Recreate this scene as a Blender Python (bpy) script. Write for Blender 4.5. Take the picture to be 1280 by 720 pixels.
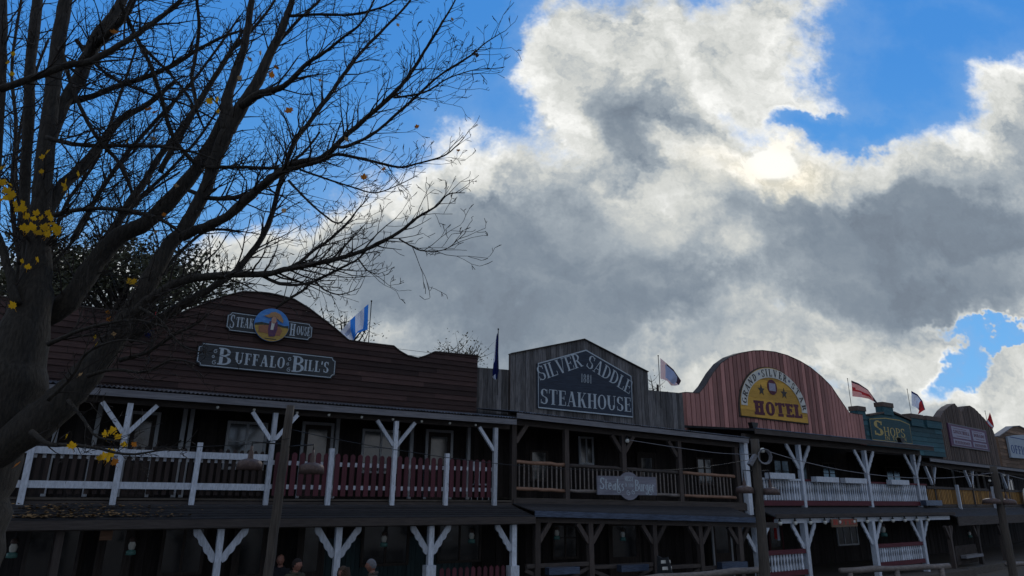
import bpy, bmesh, math, random
from mathutils import Vector, Matrix
random.seed(7)
for o in list(bpy.data.objects): bpy.data.objects.remove(o, do_unlink=True)
SC = bpy.context.scene; COL = SC.collection
R = math.radians
# ------------------------------------------------------------------ camera
F = 840.0; TH = R(17.3); RO = R(0.5); CZ = 3.0
cd = bpy.data.cameras.new('camera'); cam = bpy.data.objects.new('camera', cd); COL.objects.link(cam)
cd.sensor_width = 36; cd.lens = F/1280*36; cd.clip_start = .05; cd.clip_end = 3000
cam.location = (0, 0, CZ)
cam.rotation_euler = (Matrix.Rotation(R(90)+TH, 3, 'X') @ Matrix.Rotation(RO, 3, 'Z')).to_euler()
SC.camera = cam
# ------------------------------------------------------------------ world
SUN_AZ, SUN_EL = R(23.3), R(25.8)
W = bpy.data.worlds.new('World'); SC.world = W; W.use_nodes = True
W.cycles.sampling_method = 'MANUAL'; W.cycles.sample_map_resolution = 256
nt = W.node_tree; nt.nodes.clear()
class NG:
    def __init__(s, nt): s.nt = nt
    def n(s, t, **k):
        x = s.nt.nodes.new(t)
        for a, b in k.items(): setattr(x, a, b)
        return x
    def put(s, sock, v):
        if isinstance(v, bpy.types.NodeSocket): s.nt.links.new(v, sock)
        elif v is not None: sock.default_value = v
    def m(s, op, a, b=None, c=None, clamp=False):
        x = s.n('ShaderNodeMath', operation=op, use_clamp=clamp)
        for i, v in enumerate((a, b, c)):
            if v is not None: s.put(x.inputs[i], v)
        return x.outputs[0]
    def vm(s, op, a, b=None, out=0):
        x = s.n('ShaderNodeVectorMath', operation=op)
        s.put(x.inputs[0], a)
        if b is not None: s.put(x.inputs[1], b)
        return x.outputs[out]
    def ramp(s, v, a, b, lo=0., hi=1., smooth=True):
        x = s.n('ShaderNodeMapRange', interpolation_type='SMOOTHSTEP' if smooth else 'LINEAR')
        s.put(x.inputs[0], v); x.inputs[1].default_value = a; x.inputs[2].default_value = b
        x.inputs[3].default_value = lo; x.inputs[4].default_value = hi
        return x.outputs[0]
    def mix(s, f, a, b, bt='MIX'):
        x = s.n('ShaderNodeMix', data_type='RGBA', blend_type=bt)
        s.put(x.inputs[0], f); s.put(x.inputs[6], a); s.put(x.inputs[7], b)
        return x.outputs[2]
    def noise(s, vec, sc, det=6, rough=.55, w=0, dist=0., out=0):
        x = s.n('ShaderNodeTexNoise'); s.put(x.inputs['Vector'], vec)
        x.inputs['Scale'].default_value = sc; x.inputs['Detail'].default_value = det
        x.inputs['Roughness'].default_value = rough; x.inputs['Distortion'].default_value = dist
        return x.outputs[out]
def ray(px, py):
    u = px-640; v = 360-py; c, s = math.cos(RO), math.sin(RO)
    uu = u*c-v*s; vv = u*s+v*c
    return Vector((uu, F*math.cos(TH)-vv*math.sin(TH), F*math.sin(TH)+vv*math.cos(TH)))
def PQ(px, py):
    r = ray(px, py); return r.x/r.y, r.z/r.y
g = NG(nt)
tc = g.n('ShaderNodeTexCoord'); D = tc.outputs['Generated']
sp = g.n('ShaderNodeSeparateXYZ'); g.put(sp.inputs[0], D)
yy = g.m('MAXIMUM', sp.outputs[1], .12)
P_ = g.m('DIVIDE', sp.outputs[0], yy); Q_ = g.m('DIVIDE', sp.outputs[2], yy)
cb = g.n('ShaderNodeCombineXYZ'); g.put(cb.inputs[0], P_); g.put(cb.inputs[1], Q_)
V0 = cb.outputs[0]
wn = g.noise(V0, 3.4, 6, .64, out=1)
wv = g.vm('SUBTRACT', wn, (.5, .5, .5))
ws = g.n('ShaderNodeVectorMath', operation='SCALE'); g.put(ws.inputs[0], wv); ws.inputs['Scale'].default_value = .26
V1 = g.vm('ADD', V0, ws.outputs[0])                      # ragged coordinates for the outlines
ws2 = g.n('ShaderNodeVectorMath', operation='SCALE'); g.put(ws2.inputs[0], wv); ws2.inputs['Scale'].default_value = .40
V2 = g.vm('ADD', V0, ws2.outputs[0])
S = 1/880.
def blen(V, px, py, rx, ry, rot=0):
    """distance from a soft ellipse on the sky: 0 at its middle, 1 at its rim"""
    c = PQ(px, py); k = 1.0+.25*abs(c[0])+.3*c[1]; sx, sy = 1/(rx*S*k), 1/(ry*S*k)
    if abs(rot) < 12:
        x = g.n('ShaderNodeVectorMath', operation='MULTIPLY_ADD'); g.put(x.inputs[0], V)
        x.inputs[1].default_value = (sx, sy, 0); x.inputs[2].default_value = (-c[0]*sx, -c[1]*sy, 0); o = x.outputs[0]
    else:
        mp = g.n('ShaderNodeMapping', vector_type='TEXTURE'); g.put(mp.inputs[0], V)
        mp.inputs['Location'].default_value = (c[0], c[1], 0); mp.inputs['Rotation'].default_value = (0, 0, R(rot)); mp.inputs['Scale'].default_value = (1/sx, 1/sy, 1); o = mp.outputs[0]
    return g.vm('LENGTH', o, out='Value')
def blob(*a): return g.m('SUBTRACT', 1.0, blen(*a))
def union(V, L):
    acc = None
    for b in L:
        x = blen(V, *b)
        if acc is None: acc = x
        else:
            mm = g.n('ShaderNodeMath', operation='SMOOTH_MIN'); g.put(mm.inputs[0], acc); g.put(mm.inputs[1], x); mm.inputs[2].default_value = .12
            acc = mm.outputs[0]
    return g.m('SUBTRACT', 1.0, acc)
solid = union(V1, [(700, 350, 340, 205, 0), (1130, 310, 290, 165, 0), (800, 130, 140, 200, -6), (735, 90, 95, 130, 0),
                   (480, 350, 190, 105, 20), (590, 255, 120, 100, 15), (960, 70, 120, 110, 0), (1245, 170, 105, 130, 0), (960, 225, 250, 70, 0),
                   (60, 430, 260, 105, -4), (330, 375, 130, 75, 0), (1265, 490, 90, 80, 0), (1110, 450, 110, 60, 0), (1190, 540, 200, 60, 0), (450, 305, 110, 55, 25), (950, 430, 170, 50, 0), (640, 500, 420, 120, 0)])
cut = union(V1, [(1120, 95, 85, 75, 10), (1180, 40, 130, 55, 0), (1090, 150, 60, 25, 0), (1185, 450, 12, 46, -40), (1245, 412, 55, 7, 4),
                  (610, 60, 40, 110, -5), (1030, 146, 55, 17, 4)])
edge = g.noise(V0, 9.0, 5, .62)
edge2 = g.noise(V0, 40.0, 4, .65)
ee = g.m('ADD', g.m('MULTIPLY', g.m('SUBTRACT', edge, .5), 1.1), g.m('MULTIPLY', g.m('SUBTRACT', edge2, .5), .35))
mm = g.n('ShaderNodeMath', operation='SMOOTH_MIN'); g.put(mm.inputs[0], solid); g.put(mm.inputs[1], g.m('MULTIPLY', cut, -.75)); mm.inputs[2].default_value = .25
dens = g.m('ADD', mm.outputs[0], g.m('MULTIPLY', ee, .62))
front = g.ramp(dens, -.10, .26)
thick = g.ramp(dens, .02, .6)
# elsewhere round the sky: broken cloud
bn = g.noise(D, 2.3, 4, .58)
back = g.ramp(bn, .40, .54)
isf = g.ramp(sp.outputs[1], .25, .45)
side = g.ramp(g.m('ABSOLUTE', P_), 1.0, 1.5, 1, 0)
isf = g.m('MULTIPLY', isf, side)
cover = g.m('ADD', g.m('MULTIPLY', front, isf), g.m('MULTIPLY', back, g.m('SUBTRACT', 1.0, isf)))
# cloud brightness
dark = union(V2, [(700, 320, 170, 90, 10), (560, 335, 130, 85, 25), (860, 310, 120, 70, 0), (1090, 295, 200, 72, -3), (1230, 300, 110, 62, 0), (765, 140, 42, 50, 0),
                  (1130, 370, 190, 45, -5), (600, 400, 230, 60, 0), (1000, 265, 90, 40, 0), (820, 400, 200, 50, 0)])
lite = union(V2, [(985, 200, 90, 26, 0), (890, 195, 80, 30, -20), (800, 265, 70, 50, 30), (1050, 212, 90, 24, 5), (800, 50, 110, 55, 0), (1240, 130, 80, 55, 0), (690, 130, 45, 70, 0),
                  (480, 240, 110, 36, 25), (570, 195, 80, 30, 10), (980, 445, 130, 40, 0), (1110, 460, 90, 34, 0), (1245, 480, 70, 45, 0), (970, 70, 80, 70, 0), (890, 320, 40, 34, 0)])
dk = g.ramp(dark, -.75, .75); lt = g.ramp(lite, -.7, .6)
puff = g.noise(V2, 4.6, 6, .60)
puff2 = g.noise(V2, 17.0, 4, .6)
Vo = g.vm('ADD', V2, (.030, .036, 0)); puffB = g.noise(Vo, 4.6, 4, .60)
emb = g.m('SUBTRACT', puff, puffB)
lum = g.m('ADD', .41, g.m('MULTIPLY', dk, -.165))
lum = g.m('ADD', lum, g.m('MULTIPLY', lt, .22))
lum = g.m('ADD', lum, g.m('MULTIPLY', g.m('SUBTRACT', 1.0, thick), .30))
pf = g.m('ADD', g.m('MULTIPLY', g.m('SUBTRACT', puff, .5), .75), g.m('MULTIPLY', g.m('SUBTRACT', puff2, .5), .3))
pf = g.m('ADD', pf, g.m('MULTIPLY', emb, 2.0))
pf = g.m('MULTIPLY', pf, g.ramp(dk, 0, 1, 1.0, .42, False))
lum = g.m('MULTIPLY', lum, g.m('ADD', 1.0, pf))
sunb = blob(V0, 966, 206, 26, 17)
halo = blob(V2, 960, 203, 150, 55)
halo_r = g.ramp(halo, 0, .9)
lum = g.m('ADD', lum, g.m('MULTIPLY', g.ramp(sunb, -.25, .6), 1.3))
lum = g.m('ADD', lum, g.m('MULTIPLY', g.ramp(sunb, -3.0, .6), g.m('MULTIPLY', puff, .34)))
lum = g.m('ADD', lum, g.m('MULTIPLY', halo_r, g.m('MULTIPLY', 1.6, g.m('MAXIMUM', 0.0, g.m('SUBTRACT', puff2, .40)))))
lum = g.m('MAXIMUM', lum, .10)
cr = g.n('ShaderNodeValToRGB'); g.put(cr.inputs[0], lum)
els = cr.color_ramp.elements
els[0].position = 0; els[0].color = (.05, .062, .08, 1)
els[1].position = 1; els[1].color = (1, 1, .97, 1)
for p, c in ((.15, (.135, .16, .205, 1)), (.25, (.212, .26, .318, 1)), (.4, (.36, .41, .455, 1)), (.6, (.64, .655, .63, 1))):
    e = els.new(p); e.color = c
warm = g.mix(g.m('MULTIPLY', g.m('MULTIPLY', halo_r, .6), g.ramp(sunb, -.6, .4, 1, 0)), (1, 1, 1, 1), (1.12, 1.0, .78, 1))
ccol = g.mix(1.0, cr.outputs[0], warm, 'MULTIPLY')
bcol = g.mix(g.ramp(bn, .5, .8), (.46, .48, .52, 1), (.28, .30, .34, 1))
ccol = g.mix(isf, bcol, ccol)
SKY_STR = .1
c10 = g.n('ShaderNodeVectorMath', operation='SCALE'); g.put(c10.inputs[0], ccol); c10.inputs['Scale'].default_value = 1/SKY_STR
sky = g.n('ShaderNodeTexSky', sky_type='NISHITA'); sky.sun_disc = False
sky.sun_elevation = SUN_EL; sky.sun_rotation = SUN_AZ; sky.air_density = 1.0; sky.dust_density = 0.0; sky.ozone_density = 2.5
gm = g.n('ShaderNodeHueSaturation'); g.put(gm.inputs['Color'], sky.outputs[0]); gm.inputs['Saturation'].default_value = 1.2; gm.inputs['Value'].default_value = 1.0
blue = g.mix(.78, gm.outputs[0], g.mix(g.ramp(Q_, .15, .85), (1.4, 4.2, 8.4, 1), (.60, 2.85, 7.7, 1)))
hazy = g.ramp(dens, -.55, .1)
blue = g.mix(g.m('MULTIPLY', g.m('MULTIPLY', hazy, isf), .38), blue, (2.6, 4.4, 7.4, 1))
col = g.mix(cover, blue, c10.outputs[0])
bg = g.n('ShaderNodeBackground'); g.put(bg.inputs[0], col); bg.inputs[1].default_value = SKY_STR
wo = g.n('ShaderNodeOutputWorld'); g.put(wo.inputs[0], bg.outputs[0])
sd = bpy.data.lights.new('sun', 'SUN'); sd.energy = .6; sd.angle = R(12); sd.color = (1, .95, .86)
so = bpy.data.objects.new('sun', sd); COL.objects.link(so)
sdir = Vector((math.sin(SUN_AZ)*math.cos(SUN_EL), math.cos(SUN_AZ)*math.cos(SUN_EL), math.sin(SUN_EL)))
so.rotation_euler = sdir.to_track_quat('Z', 'Y').to_euler()
SC.cycles.max_bounces = 5; SC.cycles.diffuse_bounces = 3; SC.cycles.glossy_bounces = 2
vs = SC.view_settings; vs.view_transform = 'Standard'; vs.look = 'None'; vs.gamma = 1; vs.exposure = 0; vs.use_curve_mapping = False
# ------------------------------------------------------------------ materials
MC = {}
def mat(name, col, rough=.8, var=.35, col2=None, scale=(3, 3, 3), bump=.25, metal=0., spec=.3, tone=True, weather=0.):
    """procedural paint or wood: board tone (mesh attribute), stretched grain, wear"""
    if name in MC: return MC[name]
    m = bpy.data.materials.new(name); m.use_nodes = True; n = NG(m.node_tree)
    b = m.node_tree.nodes['Principled BSDF']
    tcn = n.n('ShaderNodeTexCoord')
    mp = n.n('ShaderNodeMapping'); n.put(mp.inputs[0], tcn.outputs['Object']); mp.inputs['Scale'].default_value = scale
    gr = n.noise(mp.outputs[0], 4.0, 8, .65)
    big = n.noise(tcn.outputs['Object'], 1.1, 5, .6)
    f = n.ramp(gr, .3, .7)
    c2 = col2 or tuple(c*.55 for c in col)
    base = n.mix(n.m('MULTIPLY', f, .8), (*col, 1), (*c2, 1))
    k = n.m('ADD', 1-var*.5, n.m('MULTIPLY', big, var))
    if tone:
        at = n.n('ShaderNodeAttribute', attribute_name='tone')
        tr_ = .5 if var < .49 else .85
        k = n.m('MULTIPLY', k, n.m('ADD', 1-tr_/2, n.m('MULTIPLY', at.outputs['Fac'], tr_)))
    hs = n.n('ShaderNodeVectorMath', operation='SCALE'); n.put(hs.inputs[0], base); n.put(hs.inputs['Scale'], k)
    out = hs.outputs[0]
    if weather:
        wv_ = n.noise(mp.outputs[0], 5.0, 7, .75)
        out = n.mix(n.m('MULTIPLY', n.ramp(wv_, .56, .7), weather), out, (.10, .095, .09, 1))
    n.put(b.inputs['Base Color'], out)
    n.put(b.inputs['Roughness'], n.ramp(gr, .2, .8, max(.05, rough-.12), min(1, rough+.12), False))
    b.inputs['Metallic'].default_value = metal; b.inputs['Specular IOR Level'].default_value = spec
    if bump:
        bp = n.n('ShaderNodeBump'); bp.inputs['Strength'].default_value = bump; bp.inputs['Distance'].default_value = .02
        n.put(bp.inputs['Height'], gr); n.put(b.inputs['Normal'], bp.outputs[0])
    MC[name] = m; return m
HX = (.6, 4, 9); VX = (9, 9, .6)
BROWN = mat('brown_clapboard_paint', (.055, .030, .026), .8, .6, (.03, .017, .016), HX, weather=.15)
GREYV = mat('weathered_grey_plank', (.165, .16, .16), .88, .8, (.036, .035, .037), VX)
REDV = mat('faded_red_plank', (.40, .19, .165), .8, .5, (.26, .125, .11), VX, weather=.2)
GREEN = mat('blue_green_clapboard_paint', (.03, .10, .12), .75, .5, (.02, .06, .075), HX)
DBROWN = mat('dark_brown_plank', (.13, .095, .078), .85, .5, (.05, .038, .032), VX)
TAN = mat('tan_clapboard', (.22, .14, .09), .85, .5, (.075, .05, .038), HX)
WHITE = mat('white_painted_wood', (.58, .62, .68), .6, .3, (.34, .37, .41), (7, 7, 1.6), weather=.8)
MAROON = mat('maroon_picket_paint', (.085, .018, .028), .6, .4, (.055, .014, .02), VX)
PICKB = mat('brown_picket_paint', (.032, .021, .018), .75, .4, (.02, .014, .012), VX)
TIMBER = mat('dark_timber', (.075, .06, .052), .85, .5, (.035, .028, .026), VX)
TIMBERH = mat('dark_timber_beam', (.075, .062, .055), .85, .5, (.035, .03, .028), HX)
LOG = mat('peeled_log', (.30, .175, .115), .7, .4, (.16, .09, .06), (1, 5, 5))
LOGG = mat('grey_log', (.22, .19, .17), .8, .4, (.1, .085, .075), (1, 5, 5))
POLE = mat('pole_wood', (.095, .08, .065), .85, .5, (.04, .034, .03), VX)
SHINGLE = mat('dark_roof_felt', (.035, .033, .035), .8, .5, (.02, .02, .022), (1, 3, 3), bump=.5)
TIN = mat('corrugated_tin', (.10, .10, .11), .55, .5, (.05, .045, .045), (4, 1, 1), metal=.4)
GUTTER = mat('blue_grey_edge_metal', (.085, .115, .18), .4, .8, (.03, .04, .06), (1, 8, 8), metal=.5)
FASC = mat('grey_fascia', (.20, .20, .215), .75, .4, (.11, .11, .12), HX)
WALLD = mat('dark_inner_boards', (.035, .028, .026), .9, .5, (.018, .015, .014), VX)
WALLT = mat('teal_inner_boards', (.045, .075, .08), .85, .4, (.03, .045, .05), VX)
FRAMEW = mat('pale_window_frame', (.52, .54, .56), .65, .3, (.36, .37, .39), VX)
GLASS = mat('window_glass', (.012, .014, .016), .08, .2, None, (1, 1, 1), bump=0, spec=1.0, tone=False)
BLACKM = mat('black_metal', (.015, .015, .016), .5, .2, None, (2, 2, 2), bump=.1, tone=False)
RUST = mat('rusty_enamel', (.12, .085, .075), .55, .5, (.06, .04, .035), (5, 5, 5), metal=.3, tone=False)
SIGNN = mat('slate_blue_sign_board', (.030, .045, .070), .7, .6, (.018, .022, .034), HX, weather=.2)
SIGNL = mat('worn_lilac_grey_board', (.24, .24, .28), .7, .6, (.12, .12, .15), HX, weather=.3)
SIGNB = mat('dark_grey_sign_board', (.05, .055, .06), .75, .5, (.025, .028, .03), HX)
SILVER = mat('silver_letter_paint', (.44, .51, .56), .6, .3, (.30, .35, .39), (5, 5, 5), bump=.05, tone=False)
SIGNG = mat('green_sign_board', (.025, .075, .085), .7, .3, (.018, .05, .06), HX)
GOLD = mat('gold_letter_paint', (.50, .38, .12), .6, .2, None, (4, 4, 4), bump=.05, tone=False)
YELLOWB = mat('yellow_sign_planks', (.60, .35, .055), .7, .3, (.42, .23, .04), HX, weather=.3)
CREAM = mat('cream_sign_paint', (.62, .62, .56), .7, .2, (.50, .50, .46), (4, 4, 4), tone=False)
PURPLE = mat('plum_letter_paint', (.11, .025, .045), .7, .3, None, (4, 4, 4), tone=False)
INK = mat('dark_letter_paint', (.06, .055, .05), .7, .3, None, (4, 4, 4), tone=False)
INKB = mat('blue_letter_paint', (.03, .07, .22), .7, .3, None, (4, 4, 4), tone=False)
LILAC = mat('lilac_sign_ground', (.34, .34, .42), .7, .3, (.24, .22, .30), (4, 4, 4), tone=False)
YSLAT = mat('yellow_slats', (.36, .19, .045), .7, .7, (.20, .10, .03), VX)
REDRAIL = mat('dark_red_rail', (.11, .02, .03), .7, .3, (.07, .015, .02), HX)
PALESIGN = mat('pale_blue_sign_board', (.36, .42, .48), .75, .3, (.26, .31, .36), (3, 3, 3), tone=False)
BARK = mat('maple_bark', (.042, .036, .029), .9, .8, (.012, .011, .009), (11, 11, 2.2), bump=1.0, tone=False)
GROUND = mat('packed_dirt', (.12, .095, .07), .95, .5, (.08, .065, .05), (1, 1, 1), bump=.5, tone=False)
DECK = mat('deck_boards', (.10, .085, .07), .9, .4, (.06, .05, .042), (1, 8, 8))
# ------------------------------------------------------------------ mesh helpers
class MB:
    def __init__(s): s.v = []; s.f = []; s.t = []; s.m = []; s.tone = .5; s.mi = 0
    def face(s, pts):
        i = len(s.v); s.v += [tuple(p) for p in pts]; s.f.append(tuple(range(i, i+len(pts)))); s.t.append(s.tone); s.m.append(s.mi)
    def add(s, vs_, fs):
        i = len(s.v); s.v += [tuple(p) for p in vs_]
        for f in fs: s.f.append(tuple(i+k for k in f)); s.t.append(s.tone); s.m.append(s.mi)
    def box(s, x0, x1, y0, y1, z0, z1):
        s.add([(x0,y0,z0),(x1,y0,z0),(x1,y1,z0),(x0,y1,z0),(x0,y0,z1),(x1,y0,z1),(x1,y1,z1),(x0,y1,z1)],
              [(0,3,2,1),(4,5,6,7),(0,1,5,4),(1,2,6,5),(2,3,7,6),(3,0,4,7)])
    def bar(s, a, b, w, h, up=(0, 0, 1)):
        a = Vector(a); b = Vector(b); d = (b-a).normalized(); u = Vector(up)
        if abs(d.dot(u)) > .95: u = Vector((1, 0, 0))
        x = d.cross(u).normalized()*w/2; y = x.cross(d).normalized()*h/2
        s.add([a-x-y, a+x-y, a+x+y, a-x+y, b-x-y, b+x-y, b+x+y, b-x+y],
              [(0,3,2,1),(4,5,6,7),(0,1,5,4),(1,2,6,5),(2,3,7,6),(3,0,4,7)])
    def tube(s, pts, rad, n=6, cap=True, jit=0.):
        pts = [Vector(p) for p in pts]; i0 = len(s.v); px = None
        for k, p in enumerate(pts):
            d = (pts[min(k+1, len(pts)-1)]-pts[max(k-1, 0)])
            d = d.normalized() if d.length > 1e-9 else Vector((0, 0, 1))
            if px is None: px = d.orthogonal().normalized()
            px = (px-d*px.dot(d)); px = px.normalized() if px.length > 1e-6 else d.orthogonal().normalized()
            py = d.cross(px); r = rad[k] if isinstance(rad, (list, tuple)) else rad
            for q in range(n):
                a = 2*math.pi*q/n; rr = r*(1+random.uniform(-jit, jit)) if jit else r
                s.v.append(tuple(p+px*math.cos(a)*rr+py*math.sin(a)*rr))
        for k in range(len(pts)-1):
            for q in range(n):
                a = i0+k*n+q; b = i0+k*n+(q+1) % n
                s.f.append((a, b, b+n, a+n)); s.t.append(s.tone); s.m.append(s.mi)
        if cap and n > 2:
            s.f.append(tuple(i0+q for q in range(n))[::-1]); s.t.append(s.tone); s.m.append(s.mi)
            s.f.append(tuple(i0+(len(pts)-1)*n+q for q in range(n))); s.t.append(s.tone); s.m.append(s.mi)
    def lathe(s, c, prof, n=16):
        i0 = len(s.v)
        for r, z in prof:
            for q in range(n):
                a = 2*math.pi*q/n; s.v.append((c[0]+r*math.cos(a), c[1]+r*math.sin(a), c[2]+z))
        for k in range(len(prof)-1):
            for q in range(n):
                a = i0+k*n+q; b = i0+k*n+(q+1) % n
                s.f.append((a, b, b+n, a+n)); s.t.append(s.tone); s.m.append(s.mi)
    def prism(s, poly, v0, v1):
        """outline in (u,z) extruded from v0 (front) to v1 (back); concave outlines allowed"""
        n = len(poly)
        from mathutils.geometry import tessellate_polygon
        tris = tessellate_polygon([[Vector((p[0], p[1], 0)) for p in poly]])
        vs_ = [(p[0], v0, p[1]) for p in poly]+[(p[0], v1, p[1]) for p in poly]
        fs = []
        for t in tris:
            a, b, c = [Vector(poly[i]) for i in t]
            ccw = (b-a).cross(c-a) > 0 if hasattr((b-a), 'cross') else True
            tt = t if ccw else (t[0], t[2], t[1])
            fs.append(tt); fs.append(tuple(n+i for i in tt[::-1]))
        for i in range(n): j = (i+1) % n; fs.append((i, i+n, j+n, j))
        s.add(vs_, fs)
    def build(s, name, m, parent=None, smooth=False):
        me = bpy.data.meshes.new(name); me.from_pydata(s.v, [], s.f)
        ms = m if isinstance(m, (list, tuple)) else [m]
        for x in ms: me.materials.append(x)
        if len(ms) > 1: me.polygons.foreach_set('material_index', s.m)
        a = me.attributes.new('tone', 'FLOAT', 'FACE'); a.data.foreach_set('value', s.t)
        if smooth: me.polygons.foreach_set('use_smooth', [True]*len(me.polygons))
        me.update(); o = bpy.data.objects.new(name, me); COL.objects.link(o)
        if parent is not None: o.parent = parent
        return o
def tag(o, label=None, cat=None, group=None, kind=None):
    if label: o['label'] = label
    if cat: o['category'] = cat
    if group: o['group'] = group
    if kind: o['kind'] = kind
    return o
def empty(name, loc=(0, 0, 0), rz=0):
    o = bpy.data.objects.new(name, None); COL.objects.link(o); o.location = loc; o.rotation_euler = (0, 0, rz); o.empty_display_size = .3
    return o
def copy_tree(o, parent=None):
    c = o.copy(); COL.objects.link(c); c.parent = parent
    for ch in [x for x in SC.objects if x.parent == o]: copy_tree(ch, c)
    return c
class Frame:
    """a street front: u runs along it, v goes back from it, z is up"""
    def __init__(s, p, a):
        s.a = R(a); s.d = Vector((math.sin(s.a), math.cos(s.a))); s.n = Vector((-math.cos(s.a), math.sin(s.a))); s.p = Vector(p[:2]); s.rz = math.pi/2-s.a
    def uz(s, px, py, v=0.):
        r = ray(px, py); pp = s.p+s.n*v; r2 = Vector((r.x, r.y)); t = pp.dot(s.n)/r2.dot(s.n)
        return ((r2*t-pp).dot(s.d), r.z*t+CZ)
    def u(s, px, py, v=0.): return s.uz(px, py, v)[0]
    def z(s, px, py, v=0.): return s.uz(px, py, v)[1]
    def w(s, u, v, z=0.): q = s.p+s.d*u+s.n*v; return Vector((q.x, q.y, z))
    def empty(s, name, u=0, v=0, z=0): return empty(name, s.w(u, v, z), s.rz)
def at(px, py, Y):
    r = ray(px, py); t = Y/r.y; return Vector((r.x*t, Y, r.z*t+CZ))
r0 = ray(500, 600)
FB = Frame((r0.x*18/r0.y, 18), 59)
UB = FB.u(637, 600); FS = Frame(FB.w(UB, 0), 62)
US = FS.u(932, 600); FH = Frame(FS.w(US, 0), 54.6)
UH = FH.u(1153, 600); FG = Frame(FH.w(UH, 0), 50)
# clip polygon to a band
def clip(poly, ax, val, keep_gt):
    out = []
    for i in range(len(poly)):
        a = poly[i]; b = poly[(i+1) % len(poly)]
        ia = (a[ax] >= val) == keep_gt or a[ax] == val; ib = (b[ax] >= val) == keep_gt or b[ax] == val
        if ia: out.append(a)
        if ia != ib:
            t = (val-a[ax])/(b[ax]-a[ax]); out.append(tuple(a[k]+(b[k]-a[k])*t for k in (0, 1)))
    return out
def boards(mb, poly, w, v, horiz, thick=.022, lap=.026, gap=.008, split=2.6, even=False):
    """real boards cut to an outline (u,z); horiz: lapped clapboards, else upright planks"""
    ax = 1 if horiz else 0
    lo = min(p[ax] for p in poly); hi = max(p[ax] for p in poly); k = lo
    while k < hi-1e-4:
        ww = w*(1 if horiz or even else random.uniform(.75, 1.25)); k2 = min(k+ww, hi)
        st = clip(clip(poly, ax, k+(0 if horiz else gap/2), True), ax, k2-(0 if horiz else gap/2), False)
        if len(st) >= 3:
            other = 1-ax; s0 = min(p[other] for p in st); s1 = max(p[other] for p in st)
            cuts = [s0]
            if horiz:
                c = s0+random.uniform(.6, split)
                while c < s1-.5: cuts.append(c); c += random.uniform(split*.7, split*1.4)
            cuts.append(s1)
            for a, b in zip(cuts, cuts[1:]):
                pc = clip(clip(st, other, a, True), other, b, False) if horiz else st
                if len(pc) < 3: continue
                mb.tone = random.random(); dv = random.uniform(-.004, .004) if horiz else random.uniform(-.012, .012)
                n = len(pc)
                def vv(p): return v-thick+dv-(lap*(1-(p[1]-k)/(k2-k)) if horiz else 0)
                from mathutils.geometry import tessellate_polygon
                tr = tessellate_polygon([[Vector((p[0], p[1], 0)) for p in pc]])
                vs_ = [(p[0], vv(p), p[1]) for p in pc]+[(p[0], v, p[1]) for p in pc]
                mb.add(vs_, [tuple(t) for t in tr]+[(i, (i+1) % n, (i+1) % n+n, i+n) for i in range(n)])
        k = k2
    mb.tone = .5
def corrug(name, parent, u0, u1, v0, z0, v1, z1, m, pitch=.09, amp=.018):
    mb = MB(); n = int((u1-u0)/pitch*4); rows = []
    for j in range(n+1):
        u = u0+(u1-u0)*j/n; dz = amp*math.sin(2*math.pi*j/4+.3)
        rows.append([(u, v0, z0+dz), (u, v1, z1+dz), (u, v0, z0+dz-.008), (u, v1, z1+dz-.008)])
    for j in range(n):
        a, b = rows[j], rows[j+1]
        mb.tone = random.Random(j//9).random()
        mb.face([a[0], b[0], b[1], a[1]]); mb.face([a[2], a[3], b[3], b[2]]); mb.face([a[0], a[2], b[2], b[0]])
    return mb.build(name, m, parent)
def slab(name, parent, u0, u1, pts, m, z_tilt=0.):
    """closed profile pts=(v,z) extruded along u"""
    mb = MB(); n = len(pts)
    mb.add([(u0, p[0], p[1]) for p in pts]+[(u1, p[0], p[1]+z_tilt) for p in pts],
           [tuple(range(n)), tuple(range(2*n-1, n-1, -1))]+[(i, i+n, (i+1) % n+n, (i+1) % n) for i in range(n)])
    return mb.build(name, m, parent)
def window(parent, u0, u1, z0, z1, v, mfr=None, mull=1, trans=1, fr=.07, kind='window'):
    mfr = mfr or FRAMEW; mb = MB()
    mb.box(u0, u0+fr, v-.05, v, z0, z1); mb.box(u1-fr, u1, v-.05, v, z0, z1)
    mb.box(u0+fr, u1-fr, v-.048, v, z1-fr, z1); mb.box(u0+fr, u1-fr, v-.06, v, z0, z0+fr)
    for k in range(mull):
        c = u0+(u1-u0)*(k+1)/(mull+1); mb.box(c-.03, c+.03, v-.046, v, z0+fr, z1-fr)
    for k in range(trans):
        c = z0+(z1-z0)*(k+1)/(trans+1)+.1; mb.box(u0+fr, u1-fr, v-.042, v, c-.015, c+.015)
    f = mb.build(kind, mfr, parent)
    g2 = MB(); g2.box(u0+fr*.5, u1-fr*.5, v-.025, v-.008, z0+fr*.5, z1-fr*.5); g2.build('pane', GLASS, f)
    return f
def door(parent, u0, u1, z0, z1, v, m=None, mfr=None):
    mfr = mfr or FRAMEW; mb = MB(); mb.box(u0, u0+.08, v-.06, v, z0, z1); mb.box(u1-.08, u1, v-.06, v, z0, z1); mb.box(u0+.08, u1-.08, v-.055, v, z1-.08, z1)
    f = mb.build('door', mfr, parent)
    lf = MB(); lf.box(u0+.08, u1-.08, v-.04, v-.01, z0, z0+.8); lf.box(u0+.08, u0+.18, v-.04, v-.01, z0+.8, z1-.08); lf.box(u1-.18, u1-.08, v-.04, v-.01, z0+.8, z1-.08)
    lf.box(u0+.18, u1-.18, v-.04, v-.01, z1-.2, z1-.08); lf.build('door_leaf', m or TIMBER, f)
    g2 = MB(); g2.box(u0+.18, u1-.18, v-.03, v-.015, z0+.8, z1-.2); g2.build('pane', GLASS, f)
    return f
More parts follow.
